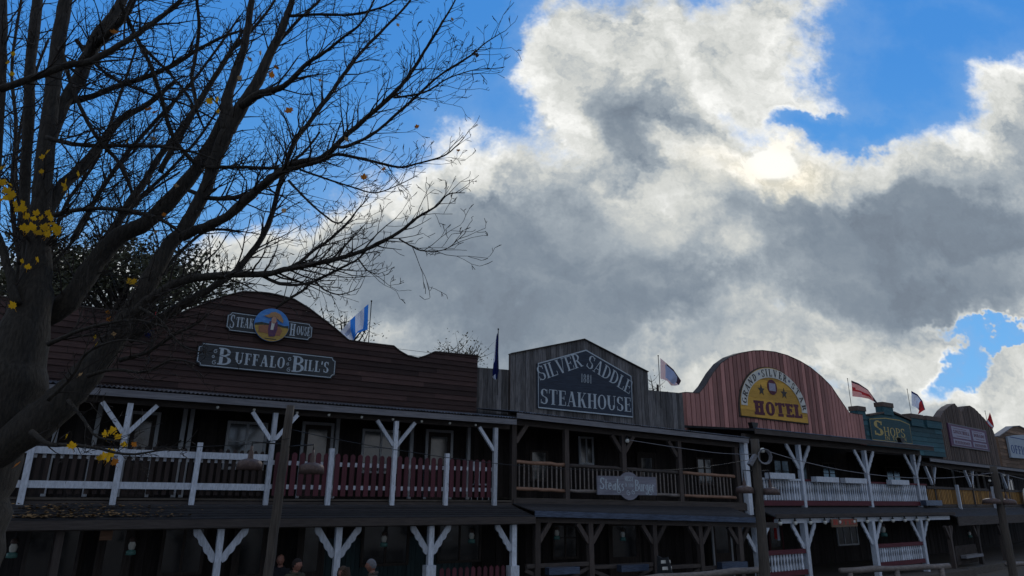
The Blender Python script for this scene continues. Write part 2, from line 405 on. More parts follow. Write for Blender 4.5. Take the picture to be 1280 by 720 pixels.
def post(parent, u, z0, z1, v, m, w=.11, br=0, brz=.6, bru=.5, scal=False, name='balcony_post', sides=(-1, 1), bm=None, base=0., du=0.):
    mb = MB(); mb.tone = random.random()
    mb.bar((u+random.uniform(-.012, .012), v, z0), (u+random.uniform(-.012, .012), v, z1), w*random.uniform(.93, 1.06), w, (0, 1, 0)); o = mb.build(name, m, parent)
    if base:
        b2 = MB(); b2.box(u-w*.95, u+w*.95, v-w*.9, v+w*.9, z0, base); b2.build('post_base', m, o)
    if br:
        for s in sides:
            b = MB(); b.tone = random.random()
            if not scal: b.bar((u+s*w*.4, v, z1-brz), (u+s*bru, v, z1-.01), w*.8, w*.7, (0, 1, 0))
            else:   # sawn bracket with a scalloped lower edge
                N = 18; up = []; lw = []
                for i in range(N+1):
                    t = i/N; uu = w*.45+(bru-w*.45)*t; zz = z1-brz+brz*t
                    up.append((uu-.035, zz+.05)); lw.append((uu+.035+.02*abs(math.sin(t*math.pi*4)), zz-.06-.025*abs(math.sin(t*math.pi*4))))
                lw[-1] = (lw[-1][0], z1); up[-1] = (up[-1][0], z1)
                pl = [(u+s*a, c) for a, c in up+lw[::-1]]
                b.prism(pl, v-.025, v+.025)
            b.build('brace', bm or m, o)
    return o
# ------------------------------------------------------------------ lettering
def arc(cx, cy, rx, ry, a0, a1, T, t, n=16):
    out = []
    for i in range(n):
        q = []
        for a in (a0+(a1-a0)*i/n, a0+(a1-a0)*(i+1)/n):
            ca, sa = math.cos(R(a)), math.sin(R(a)); th = t+(T-t)*abs(ca)**1.3
            q.append(((cx+rx*ca, cy+ry*sa), (cx+(rx-th)*ca, cy+(ry-(t+(T-t)*.12))*sa)))
        out.append([q[0][0], q[1][0], q[1][1], q[0][1]])
    return ('g', out)
def glyph(c, T, t, s):
    """strokes of one serif capital: height 1; returns width and groups of polygons"""
    def ln(x0, y0, x1, y1, w): return ('g', [[(x0-w/2, y0), (x0+w/2, y0), (x1+w/2, y1), (x1-w/2, y1)]])
    def hb(x0, x1, y0, h): return ('g', [[(x0, y0), (x1, y0), (x1, y0+h), (x0, y0+h)]])
    def stem(x, sv=.07): return [ln(x, 0, x, 1, T), hb(x-T/2-sv, x+T/2+sv, 0, s), hb(x-T/2-sv, x+T/2+sv, 1-s, s)]
    x = T/2+.07; G = None
    if c == 'A': G = (.74, [ln(.1, 0, .36, 1, t), ln(.6, 0, .38, 1, T), hb(.2, .52, .3, t), hb(0, .22, 0, s), hb(.46, .74, 0, s)])
    elif c == 'B': G = (.62, stem(x)+[arc(x+.08, .75, .36, .25, -90, 90, T, t), arc(x+.08, .27, .42, .27, -90, 90, T, t)])
    elif c == 'C': G = (.64, [arc(.34, .5, .34, .5, 50, 310, T, t)])
    elif c == 'D': G = (.66, stem(x)+[arc(x+.04, .5, .46, .5, -90, 90, T, t)])
    elif c in 'EF':
        G = (.56, stem(x)+[hb(x, .52, 1-s-.005, t), hb(x, .42, .48, t), ln(.52, .74, .52, .99, t*.9), ln(.42, .38, .42, .62, t*.8)])
        if c == 'E': G[1].extend([hb(x, .54, .005, t), ln(.54, 0.01, .54, .27, t*.9)])
    elif c == 'G': G = (.68, [arc(.34, .5, .34, .5, 50, 320, T, t), ln(.58, .1, .58, .42, T*.9), hb(.42, .68, .42, s)])
    elif c == 'H': G = (.74, stem(x)+stem(.74-x)+[hb(x, .74-x, .48, t)])
    elif c == 'I': G = (2*x, stem(x))
    elif c == 'K': G = (.72, stem(x)+[ln(x+.1, .42, .58, .98, t), ln(.58, 0, x+.2, .58, T), hb(.44, .70, 1-s, s), hb(.46, .72, 0, s)])
    elif c == 'L': G = (.56, stem(x)+[hb(x, .54, .005, t), ln(.54, .01, .54, .3, t*.9)])
    elif c == 'M': G = (.86, [ln(.12, 0, .12, 1, t), ln(.44, .1, .16, 1, T), ln(.44, .1, .7, 1, t), ln(.74, 0, .74, 1, T), hb(0, .24, 0, s), hb(.6, .86, 0, s)])
    elif c == 'N': G = (.74, [ln(.12, 0, .12, 1, t), ln(.62, .02, .14, 1, T), ln(.62, 0, .62, 1, t), hb(0, .24, 0, s), hb(.52, .74, 1-s, s)])
    elif c == 'O': G = (.68, [arc(.34, .5, .34, .5, 0, 360, T, t, 24)])
    elif c == 'P': G = (.6, stem(x)+[arc(x+.08, .72, .38, .28, -90, 90, T, t)])
    elif c == 'R': G = (.7, stem(x)+[arc(x+.08, .73, .36, .27, -90, 90, T, t), ln(.6, 0, x+.2, .5, T), hb(.48, .72, 0, s)])
    elif c == 'S': G = (.54, [arc(.27, .74, .25, .26, 35, 270, T, t), arc(.27, .25, .27, .25, 90, -145, T, t), ln(.47, .72, .47, .97, t), ln(.045, .03, .045, .3, t)])
    elif c == 'T': G = (.64, [ln(.32, 0, .32, 1, T), hb(.32-T/2-.07, .32+T/2+.07, 0, s), hb(.02, .62, 1-s-.004, t), ln(.03, .72, .03, .99, t*.9), ln(.61, .72, .61, .99, t*.9)])
    elif c == 'U': G = (.72, [ln(.14, .35, .14, 1, T), ln(.6, .35, .6, 1, t), arc(.37, .35, .27, .35, 180, 360, T, t), hb(0, .28, 1-s, s), hb(.5, .72, 1-s, s)])
    elif c == 'V': G = (.72, [ln(.36, 0, .12, 1, T), ln(.38, 0, .62, 1, t), hb(0, .26, 1-s, s), hb(.5, .74, 1-s, s)])
    elif c == 'W': G = (.98, [ln(.3, 0, .1, 1, T), ln(.32, 0, .5, 1, t), ln(.7, 0, .5, 1, T), ln(.72, 0, .88, 1, t), hb(0, .22, 1-s, s), hb(.76, .98, 1-s, s)])
    elif c == 'Y': G = (.7, [ln(.35, 0, .35, .5, T), ln(.34, .45, .1, 1, T), ln(.36, .45, .6, 1, t), hb(0, .24, 1-s, s), hb(.48, .7, 1-s, s), hb(.2, .5, 0, s)])
    elif c == '1': G = (.34, [ln(.18, 0, .18, 1, T), hb(.06, .3, 0, s), ln(.1, .78, .17, .96, t)])
    elif c == '8': G = (.5, [arc(.25, .74, .21, .26, 0, 360, T, t, 20), arc(.25, .26, .24, .27, 0, 360, T, t, 20)])
    elif c == "'": G = (.16, [ln(.06, .7, .09, 1, T*.7)])
    elif c == '&': G = (.7, [arc(.3, .77, .18, .23, 0, 360, T*.8, t, 16), arc(.28, .27, .27, .27, 60, 330, T, t), ln(.66, 0, .2, .62, T)])
    elif c == 't': G = (.34, [ln(.14, .12, .14, .86, T*.8), hb(.02, .32, .58, t), arc(.22, .14, .14, .14, 180, 320, T*.6, t)])
    elif c == 'e': G = (.44, [arc(.22, .31, .21, .31, 0, 320, T*.9, t), hb(.05, .41, .3, t)])
    elif c == 'a': G = (.48, [arc(.21, .24, .2, .25, 0, 360, T*.8, t), ln(.38, 0, .38, .62, T*.9)])
    elif c == 'k': G = (.5, [ln(.1, 0, .1, 1, T*.9), ln(.18, .3, .42, .62, t), ln(.44, 0, .2, .36, T*.9)])
    elif c == 's': G = (.36, [arc(.18, .45, .16, .16, 40, 270, T*.8, t), arc(.18, .16, .17, .16, 90, -140, T*.8, t)])
    elif c == 'u': G = (.48, [ln(.09, .2, .09, .62, T*.9), ln(.39, 0, .39, .62, T*.9), arc(.24, .2, .19, .2, 180, 360, T*.9, t)])
    elif c == 'r': G = (.34, [ln(.09, 0, .09, .62, T*.9), arc(.22, .4, .16, .22, 20, 160, T*.6, t)])
    elif c == 'g': G = (.46, [arc(.21, .34, .2, .26, 0, 360, T*.8, t), ln(.39, -.1, .39, .62, T*.8), arc(.22, -.1, .2, .2, 180, 360, T*.8, t)])
    elif c == '*':
        p = [(.25+.25*math.cos(R(90+36*i))*(1 if i % 2 == 0 else .42), .5+.25*math.sin(R(90+36*i))*(1 if i % 2 == 0 else .42)) for i in range(10)]
        G = (.5, [('g', [[p[i], p[(i+1) % 10], (.25, .5)] for i in range(10)])])
    else: G = (.3, [])
    return G
def word(mb, txt, p0, p1, h, v, T=.17, t=.055, s=.05, space=.09, curve=None, xs=None):
    """letters laid from p0 to p1 (u,z) on a board's face at depth v, or along a curve(t)->(u,z,angle)"""
    gl = [glyph(c, T, t, s) for c in txt]; tot = sum(a[0]+space for a in gl)-space
    L = math.dist(p0, p1) if curve is None else None
    x = 0.
    for wd, groups in gl:
        for k, (_, polys) in enumerate(groups):
            vk = v-.0007*(k+1)
            for pl in polys:
                pts = []
                for (a, b) in pl:
                    if curve is None:
                        f = (x+a)/tot; ang = math.atan2(p1[1]-p0[1], p1[0]-p0[0])
                        q = (p0[0]+(p1[0]-p0[0])*f-math.sin(ang)*b*h, p0[1]+(p1[1]-p0[1])*f+math.cos(ang)*b*h)
                    else:
                        f = (x+wd/2)/tot; cu, czz, ang = curve(f); lx = (a-wd/2)*(xs or h); lz = b*h
                        q = (cu+math.cos(ang)*lx-math.sin(ang)*lz, czz+math.sin(ang)*lx+math.cos(ang)*lz)
                    pts.append((q[0], vk, q[1]))
                mb.face(pts)
        x += wd+space
def line(mb, pts, w, v, closed=False):
    """painted line along (u,z) points"""
    P = [Vector(p) for p in pts]; n = len(P); seg = range(n if closed else n-1)
    def off(i):
        a = P[(i-1) % n] if (closed or i > 0) else P[i]; b = P[(i+1) % n] if (closed or i < n-1) else P[i]
        d = (b-a).normalized(); return Vector((-d.y, d.x))*w/2
    for i in seg:
        j = (i+1) % n; a, b = off(i), off(j)
        mb.face([(P[i].x-a.x, v, P[i].y-a.y), (P[j].x-b.x, v, P[j].y-b.y), (P[j].x+b.x, v, P[j].y+b.y), (P[i].x+a.x, v, P[i].y+a.y)])
def swirl(mb, c, r, v, w, turns=1.3, a0=0, s=1):
    line(mb, [(c[0]+s*r*(1-i/26)*math.cos(R(a0)+i/20*turns*6.283), c[1]+r*(1-i/26)*math.sin(R(a0)+i/20*turns*6.283)) for i in range(21)], w, v)
# ================================================================== SETTING
mb = MB(); mb.face([(-900, -300, 0), (900, -300, 0), (900, 1500, 0), (-900, 1500, 0)])
tag(mb.build('ground', GROUND), kind='structure')
# ================================================================== BUILDINGS
def shell(root, u0, u1, v, zt, m_wall, floor=None, depth=8):
    """boarded inner wall, the building's body and its roof behind the false front"""
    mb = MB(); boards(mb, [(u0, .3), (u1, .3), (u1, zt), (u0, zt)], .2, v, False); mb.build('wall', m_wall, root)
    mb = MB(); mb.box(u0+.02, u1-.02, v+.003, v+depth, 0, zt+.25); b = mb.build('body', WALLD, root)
    mb = MB(); um = (u0+u1)/2
    mb.add([(u0-.05, v+.12, zt+.27), (u1+.05, v+.12, zt+.27), (u1+.05, v+depth+.3, zt+.27), (u0-.05, v+depth+.3, zt+.27), (um, v+.12, zt+.75), (um, v+depth+.3, zt+.75)],
           [(0, 4, 5, 3), (4, 1, 2, 5), (0, 1, 4), (3, 5, 2), (0, 3, 2, 1)])
    mb.build('roof', SHINGLE, root)
def deck(root, u0, u1, z, v1, tilt=0., vf=-.12):
    mb = MB(); n = int((v1-vf)/.16)
    for i in range(n):
        mb.tone = random.random(); a = vf+i*.16
        mb.add([(u0, a, z-.04), (u1, a, z-.04+tilt), (u1, a+.152, z-.04+tilt), (u0, a+.152, z-.04), (u0, a, z), (u1, a, z+tilt), (u1, a+.152, z+tilt), (u0, a+.152, z)],
               [(0,3,2,1),(4,5,6,7),(0,1,5,4),(1,2,6,5),(2,3,7,6),(3,0,4,7)])
    mb.build('balcony_floor', DECK, root)
def walk(root, u0, u1, v1, vf=-1.5):
    mb = MB(); mb.box(u0, u1, vf, v1, 0, .28); mb.build('boardwalk', DECK, root)
def tilted_bar(name, root, u0, z0, u1, z1, v, h, d, m, w2=0):
    mb = MB(); mb.bar((u0, v, z0), (u1, v, z1), d, h); return mb.build(name, m, root)
def log(name, root, a, b, r, m, jit=.12):
    mb = MB(); A, B = Vector(a), Vector(b); n = 7
    mb.tube([A+(B-A)*i/n+Vector((0, 0, random.uniform(-1, 1)*r*.2)) for i in range(n+1)], [r*random.uniform(.9, 1.1) for _ in range(n+1)], 9, jit=jit)
    return mb.build(name, m, root, True)
# ---------------------------------------------------------------- 1 brown clapboard steakhouse
V1B = 2.2
bb = FB.empty('clapboard_building'); tag(bb, 'long brown clapboard saloon with a rounded top and white balcony posts behind the tree', 'building')
rt = [(300,370.5),(325,368),(345,370.5),(366,376),(385,387.5),(400,399),(417.5,412.5),(434,427),(460,430.5),(490,434),(497,440),(507.5,446),(520,449),(530,446),(541,441),(568,443.5),(595,446)]
out = [FB.uz(x, y, V1B) for x, y in rt]
uc = FB.u(335, 369, V1B)
right = [p for p in out if p[0] > uc]
shz = FB.z(460, 430, V1B)
left = [(2*uc-p[0], p[1]) for p in right if p[0] < FB.u(436, 427, V1B)]
UL = -9.6; UR = FB.u(593.5, 500, V1B)
right[-1] = (UR, right[-1][1])
topline = [(UL, shz)]+left[::-1]+[(uc, FB.z(335, 368.6, V1B))]+right
poly = [(UL, 5.42), (UR, 5.42)]+topline[::-1]
mb = MB(); boards(mb, poly, .155, V1B-.1, True, gap=0); fb = mb.build('false_front', BROWN, bb)
mb = MB(); mb.prism(poly, V1B-.1, V1B-.003); mb.build('backing', BROWN, fb)
mb = MB()
for a, b in zip(topline, topline[1:]): mb.bar((a[0], V1B-.06, a[1]+.012), (b[0], V1B-.06, b[1]+.012), .2, .03, (0, 1, 0)) if False else mb.add(
    [(a[0], V1B-.17, a[1]), (b[0], V1B-.17, b[1]), (b[0], V1B+.03, b[1]), (a[0], V1B+.03, a[1]), (a[0], V1B-.17, a[1]+.03), (b[0], V1B-.17, b[1]+.03), (b[0], V1B+.03, b[1]+.03), (a[0], V1B+.03, a[1]+.03)],
    [(0,3,2,1),(4,5,6,7),(0,1,5,4),(1,2,6,5),(2,3,7,6),(3,0,4,7)])
mb.build('coping', TIMBERH, fb)
shell(bb, UL, UR+.02, V1B, 5.35, WALLD)
deck(bb, UL, UB, 2.92, V1B)
walk(bb, UL, UB, V1B)
ZE = FB.z(450, 513, -.3)
corrug('porch_roof', bb, UL-.1, UB-.02, -.42, ZE+.1, V1B-.13, ZE+.46, TIN)
slab('eave_board', bb, UL-.1, UB-.02, [(-.40, ZE-.09), (-.36, ZE-.09), (-.36, ZE+.06), (-.40, ZE+.06)], FASC)
slab('eave_beam', bb, UL, UB-.05, [(-.07, ZE-.2), (.07, ZE-.2), (.07, ZE-.02), (-.07, ZE-.02)], TIMBERH)
mb = MB(); k = UL+.3
while k < UB-.2: mb.bar((k, -.34, ZE-.02), (k, V1B-.05, ZE+.33), .08, .1); k += .62
mb.build('rafters', TIMBERH, bb)
slab('floor_beam', bb, UL, UB-.05, [(-.2, 2.62), (-.13, 2.62), (-.13, 2.86), (-.2, 2.86)], TIMBERH)
# lower porch roof in overlapping courses, its edge board and beam
LE = FB.z(450, 647, -1.35); LB = FB.z(450, 657, -1.3)
mb = MB(); n = 6
for i in range(n):
    a, b = i/n, (i+1)/n; mb.tone = random.random()
    z0, z1 = LE+(2.80-LE)*a+.012, LE+(2.80-LE)*b-.004
    mb.add([(UL, -1.42+1.22*a, z0), (UB-.06, -1.42+1.22*a, z0), (UB-.06, -1.42+1.22*b, z1), (UL, -1.42+1.22*b, z1),
            (UL, -1.42+1.22*a, z0-.03), (UB-.06, -1.42+1.22*a, z0-.03), (UB-.06, -1.42+1.22*b, z1-.02), (UL, -1.42+1.22*b, z1-.02)],
           [(0,1,2,3),(7,6,5,4),(0,4,5,1),(1,5,6,2),(2,6,7,3),(3,7,4,0)])
mb.build('lower_porch_roof', SHINGLE, bb)
slab('lower_eave_board', bb, UL, UB-.06, [(-1.44, LB), (-1.40, LB), (-1.40, LE-.01), (-1.44, LE-.01)], TIMBERH)
slab('lower_beam', bb, UL, UB-.1, [(-1.27, LB-.03), (-1.13, LB-.03), (-1.13, LB+.14), (-1.27, LB+.14)], TIMBERH)
# balcony posts
pz = 2.72
for px, kind in ((27, 'r'), (143, 'b'), (241, 'r'), (333, 'b'), (410, 'r'), (490, 'b'), (557, 'r'), (618, 'e')):
    u = FB.u(px, 618, -.24)
    if kind == 'r': post(bb, u, pz, 4.10, -.24, WHITE)
    else: post(bb, u, pz, ZE-.2, -.24, WHITE, br=1, brz=.62, bru=.52, sides=(-1, 1) if kind == 'b' else (-1,))
us = [FB.u(px, 618, -.24) for px in (27, 143, 241, 333, 410, 490, 557, 618)]
for i, (a, b) in enumerate(zip(us, us[1:])):
    a += .06; b -= .06; wb = i < 3
    mb = MB(); k = a+.06; gap_ = .19 if not wb else .15
    while k < b-.08:
        mb.tone = random.random(); w_ = .12 if not wb else .085; zt = 3.98+random.uniform(-.012, .012); zb = 2.99
        mb.prism([(k, zb), (k+w_, zb), (k+w_, zt-.05), (k+w_*.75, zt-.012), (k+w_*.5, zt), (k+w_*.25, zt-.012), (k, zt-.05)], -.20, -.175)
        k += gap_
    rl = mb.build('picket_panel', PICKB if wb else MAROON, bb)
    mb = MB(); mb.box(a-.01, b+.01, -.173, -.13, 3.68, 3.78); mb.box(a-.01, b+.01, -.173, -.13, 3.14, 3.24); mb.build('rail', WHITE, rl)
    if wb:
        mb = MB(); mb.box(a-.01, b+.01, -.25, -.215, 3.76, 3.90); mb.box(a-.01, b+.01, -.25, -.215, 3.10, 3.24); mb.build('front_board', WHITE, rl)
a = FB.u(27, 618, -.24); mb = MB(); mb.box(UL, a-.06, -.25, -.215, 3.76, 3.9); mb.box(UL, a-.06, -.25, -.215, 3.10, 3.24); mb.build('front_board', WHITE, bb)
# openings of the upper floor
def fu(px, py=540): return FB.u(px, py, V1B-.03)
for a, b in ((283, 334), (453, 500)): window(bb, fu(a), fu(b), 3.62, 4.85, V1B-.026, mull=1, trans=1)
for a, b in ((158, 198), (377, 417), (532, 566)): door(bb, fu(a), fu(b), 2.93, 4.95, V1B-.026)
for px in (70, 120, 228, 237, 421, 514, 585): mb = MB(); mb.box(fu(px)-.05, fu(px)+.05, V1B-.13, V1B-.03, 2.93, 5.2); mb.build('wall_trim', FRAMEW, bb)
# lower floor
for px in (-60, 70, 272, 420, 537, 641):
    u = FB.u(px, 700, -1.2)
    if px == 641: post(bb, u, .28, LB, -1.2, WHITE, .13, 1, .62, .5, True, 'porch_post', (-1,), base=1.35)
    elif px > 200: post(bb, u, .28, LB, -1.2, WHITE, .13, 1, .62, .5, True, 'porch_post', base=0 if px < 500 else 1.45)
    else: post(bb, u, .28, LB, -1.2, TIMBER, .13, 0, name='porch_post')
mb = MB(); boards(mb, [(FB.u(395, 690, V1B), .3), (UR, .3), (UR, 1.9), (FB.u(395, 690, V1B), 1.9)], .14, V1B-.03, False); mb.build('wainscot', WALLT, bb)
def fl(px): return FB.u(px, 690, V1B-.03)
for a, b in ((30, 100), (200, 255), (450, 510), (545, 600)): window(bb, fl(a), fl(b), 1.15, 2.35, V1B-.056, TIMBER, mull=1, trans=0)
for a, b in ((120, 165), (290, 335), (370, 405)): door(bb, fl(a), fl(b), .3, 2.4, V1B-.056, TIMBER, TIMBER)
mb = MB(); k = FB.u(545, 700, -1.2)+.1; e = FB.u(636, 700, -1.2)
while k < e-.12: mb.tone = random.random(); mb.prism([(k, .35), (k+.11, .35), (k+.11, 1.33), (k+.055, 1.38), (k, 1.33)], -1.22, -1.19); k += .17
mb.build('picket_panel', MAROON, bb)
# ---------------------------------------------------------------- 2 grey plank building
V2B = 2.45
def tl(fr, pts, v): return [fr.uz(x, y, v) for x, y in pts]
gb = FS.empty('plank_building'); tag(gb, 'weathered grey plank building with pointed gable between brown clapboard and red arched fronts', 'building')
us0 = FS.u(593.5, 500, V2B)
A = tl(FS, [(594, 459), (640, 462.8)], V2B); B = tl(FS, [(809, 487.5), (850, 491.3)], V2B)
zb = 5.25
for pl in ([(us0, zb), (A[1][0], zb), A[1], (us0, A[0][1])], [(B[0][0], zb), (B[1][0]+.1, zb), (B[1][0]+.1, B[1][1]), B[0]]):
    mb = MB(); boards(mb, pl, .17, V2B, False); f2 = mb.build('side_front', GREYV, gb)
    mb = MB(); mb.prism(pl, V2B-.003, V2B+.05); mb.build('backing', TIMBER, f2)
vg = V2B-.14
Gp = tl(FS, [(638, 442.5), (729, 424.5), (809, 465.5)], vg)
pl = [(Gp[0][0], zb), (Gp[2][0], zb), Gp[2], Gp[1], Gp[0]]
mb = MB(); boards(mb, pl, .17, vg, False); f2 = mb.build('false_front', GREYV, gb)
mb = MB(); mb.prism(pl, vg-.003, vg+.12); mb.build('backing', TIMBER, f2)
mb = MB()
for a, b in ((Gp[0], Gp[1]), (Gp[1], Gp[2])): mb.bar((a[0], vg+.03, a[1]+.012), (b[0], vg+.03, b[1]+.012), .26, .025)
mb.build('coping', TIMBERH, f2)
shell(gb, us0, US+.2, V2B+.06, 5.0, WALLD)
p0 = FS.uz(637, 519, -.35); p1 = FS.uz(928, 551, -.35); TS = (p1[1]-p0[1])/(p1[0]-p0[0])
def sz(u): return p0[1]+TS*(u-p0[0])
mb = MB(); u = .0; rows = []
nn = int(US/.09*4)
for j in range(nn+1):
    u = .02+(US-.1)*j/nn; dz = .018*math.sin(math.pi*j/2+.3); rows.append(((u, -.42, sz(u)+.12+dz), (u, V2B-.15, sz(u)+.50+dz), (u, -.42, sz(u)+.11+dz), (u, V2B-.15, sz(u)+.49+dz)))
for j in range(nn): a, b = rows[j], rows[j+1]; mb.tone = random.Random(j//9).random(); mb.face([a[0], b[0], b[1], a[1]]); mb.face([a[2], a[3], b[3], b[2]]); mb.face([a[0], a[2], b[2], b[0]])
mb.build('porch_roof', TIN, gb)
tilted_bar('eave_board', gb, 0.02, sz(0)+.01, US-.1, sz(US-.1)+.01, -.38, .15, .04, FASC)
tilted_bar('eave_beam', gb, 0.05, sz(0)-.13, US-.1, sz(US-.1)-.13, 0, .17, .14, TIMBERH)
fz0 = FS.z(640, 622, -.1); fz1 = FS.z(920, 628, -.1); TF = (fz1-fz0)/(FS.u(920, 628, -.1)-FS.u(640, 622, -.1))
deck(gb, .02, US-.05, fz0, V2B, TF*US)
walk(gb, .02, US, V2B)
tilted_bar('floor_beam', gb, .05, fz0-.14, US-.05, fz0-.14+TF*US, -.12, .22, .08, TIMBERH)
mb = MB(); k = .3
while k < US-.2: mb.bar((k, -.3, sz(k)-.02), (k, V2B-.05, sz(k)+.33), .08, .1); k += .7
mb.build('rafters', TIMBERH, gb)
for px, br in ((632.5, (1,)), (708, ()), (780, (-1, 1)), (850, (-1,)), (922, ())):
    u = max(.09, FS.u(px, 600, -.05)); zz = sz(u)-.2
    post(gb, u, fz0-.3+TF*u, zz, -.05, TIMBER, .15, len(br), .5, .42, False, 'balcony_post', br)
bays = [(640, 706, LOG, LOG), (711, 777, TIMBERH, LOGG), (783, 847, TIMBERH, LOGG), (853, 917, LOG, LOG)]
for a, b, m1, m2 in bays:
    ua, ub = FS.u(a, 590, -.05), FS.u(b, 590, -.05)
    ta, tb = FS.z(a, 577+(a-640)*.066, -.05), FS.z(b, 577+(b-640)*.066, -.05)
    ba, bb_ = FS.z(a, 610.5+(a-640)*.042, -.05), FS.z(b, 610.5+(b-640)*.042, -.05)
    mb = MB(); k = ua+.08
    while k < ub-.05:
        t = (k-ua)/(ub-ua); mb.tone = random.random()
        mb.tube([(k, -.05, ba+(bb_-ba)*t), (k+random.uniform(-.01, .01), -.05, ta+(tb-ta)*t)], random.uniform(.018, .026), 6); k += .155
    rl = mb.build('baluster_row', LOGG, gb)
    log('rail', rl, (ua, -.05, ta), (ub, -.05, tb), .055, m1); log('rail', rl, (ua, -.05, ba), (ub, -.05, bb_), .05, m2)
window(gb, FS.u(723, 560, V2B), FS.u(741, 560, V2B), FS.z(732, 581, V2B), FS.z(732, 546, V2B), V2B-.01, mull=1, trans=0)
window(gb, FS.u(662, 560, V2B), FS.u(684, 560, V2B), 3.5, 4.5, V2B-.01, TIMBER, mull=0, trans=1)
door(gb, FS.u(795, 560, V2B), FS.u(818, 560, V2B), 2.95, 4.6, V2B-.01, TIMBER, TIMBER)
window(gb, FS.u(868, 560, V2B), FS.u(888, 560, V2B), 3.5, 4.5, V2B-.01, TIMBER, mull=1, trans=1)
# lower porch: dark roof with a blue-grey metal edge
q0 = FS.uz(668, 642, -1.3); q1 = FS.uz(940, 650, -1.3); TG = (q1[1]-q0[1])/(q1[0]-q0[0])
UE = FS.u(949, 650, -1.38)
def gz(u): return q0[1]+TG*(u-q0[0])
mb = MB()
for i in range(5):
    a, b = i/5, (i+1)/5; mb.tone = random.random()
    P4 = [(u, -1.36+1.2*t, gz(u)+.07+(fz0-.15+TF*u-gz(u)-.07)*t+e) for e in (0, -.03) for (u, t) in ((.02, a), (UE, a), (UE, b), (.02, b))]
    mb.add(P4, [(0,1,2,3),(7,6,5,4),(0,4,5,1),(1,5,6,2),(2,6,7,3),(3,7,4,0)])
mb.build('lower_porch_roof', SHINGLE, gb)
tilted_bar('lower_eave_edge', gb, 0.02, gz(0), UE, gz(UE), -1.38, .15, .035, GUTTER)
tilted_bar('lower_beam', gb, 0.05, gz(0)-.14, US-.05, gz(US)-.14, -1.15, .16, .14, TIMBERH)
for px in (652, 738, 818, 876, 925):
    u = max(.2, FS.u(px, 690, -1.15)); post(gb, u, .28, gz(u)-.2, -1.15, TIMBER, .15, 1, .5, .42, False, 'porch_post', (1,) if px == 652 else (-1, 1))
for a, b in ((655, 736), (740, 816), (820, 875), (878, 923)):
    ua, ub = FS.u(a, 707, -1.15)+.05, FS.u(b, 707, -1.15)-.02; zt = FS.z(a, 708+(a-655)*.01, -1.15)
    mb = MB(); mb.box(ua, ub, -1.20, -1.10, zt-.05, zt+.05); mb.bar((ua, -1.15, .4), (ub, -1.15, zt-.1), .05, .09); mb.bar((ua, -1.13, zt-.1), (ub, -1.13, .4), .05, .09)
    mb.build('crossed_railing', TIMBERH, gb)
for a, b in ((760, 800), (890, 915)): door(gb, FS.u(a, 690, V2B), FS.u(b, 690, V2B), .3, 2.3, V2B-.01, TIMBER, TIMBER if a < 800 else FRAMEW)
window(gb, FS.u(690, 690, V2B), FS.u(722, 690, V2B), 1.1, 2.2, V2B-.01, TIMBER)
# ---------------------------------------------------------------- 3 red arched hotel
V3 = 3.2
hb_ = FH.empty('arched_hotel'); tag(hb_, 'red plank hotel front with a large semicircular top and white balcony balusters', 'building')
rt = [(848,492),(865,493),(873,484),(883,467.6),(892.5,456),(904,448),(918,443),(933,440.4),(945,440),(960.6,441.8),(976,446),(991.7,453),(1005,461),(1019,472.5),(1030.6,484),(1040,498),(1053,517),(1070,519.5)]
T3 = tl(FH, rt, V3)
# smooth the arch in plan: resample
poly = [(T3[0][0], 5.5), (T3[-1][0], 5.5)]+T3[::-1]
mb = MB(); boards(mb, poly, .29, V3-.3, False, gap=.05, thick=.05, even=True); f3 = mb.build('false_front', REDV, hb_)
mb = MB(); mb.prism(poly, V3-.303, V3); mb.build('backing', REDV, f3)
mb = MB()
for a, b in zip(T3, T3[1:]):
    mb.add([(a[0], V3-.36, a[1]), (b[0], V3-.36, b[1]), (b[0], V3+.03, b[1]), (a[0], V3+.03, a[1]), (a[0], V3-.36, a[1]+.03), (b[0], V3-.36, b[1]+.03), (b[0], V3+.03, b[1]+.03), (a[0], V3+.03, a[1]+.03)],
    [(0,3,2,1),(4,5,6,7),(0,1,5,4),(1,2,6,5),(2,3,7,6),(3,0,4,7)])
mb.build('coping', TIMBERH, f3)
UHW = T3[-1][0]
shell(hb_, .3, UHW, V3+.01, 5.2, WALLD)
deck(hb_, .1, UH, 2.72, V3)
walk(hb_, .1, UH, V3)
E3 = FH.z(1010, 545, -.4); ZR3 = FH.z(1040, 548.5, V3-.31)-.06
slab('porch_roof', hb_, .05, UHW-1, [(-.5, E3-.02), (V3-.31, ZR3-.08), (V3-.31, ZR3), (-.5, E3+.05)], SHINGLE)
slab('eave_board', hb_, .05, UH+.4, [(-.54, E3-.12), (-.505, E3-.12), (-.505, E3+.055), (-.54, E3+.055)], TIMBERH)
slab('eave_edge', hb_, .05, UH+.4, [(-.56, E3+.06), (-.46, E3+.065), (-.46, E3+.085), (-.56, E3+.085)], GUTTER)
slab('eave_beam', hb_, .05, UH, [(-.1, E3-.32), (.06, E3-.32), (.06, E3-.08), (-.1, E3-.08)], TIMBERH)
mb = MB(); mb.box(T3[0][0], T3[0][0]+8, V3-.45, V3-.355, 5.3, FH.z(880, 538, V3-.4)); mb.build('front_sill', TIMBERH, hb_)
hp = [(934, 'w'), (1003, 'b'), (1086, 'b'), (1147, 'b')]
ups = []
for px, k in hp:
    u = FH.u(px, 610, -.12); ups.append(u)
    post(hb_, u, 2.5, E3-.32, -.12, WHITE, .2 if k == 'w' else .15, 0 if k == 'w' else 1, .85, .75, True, 'balcony_post')
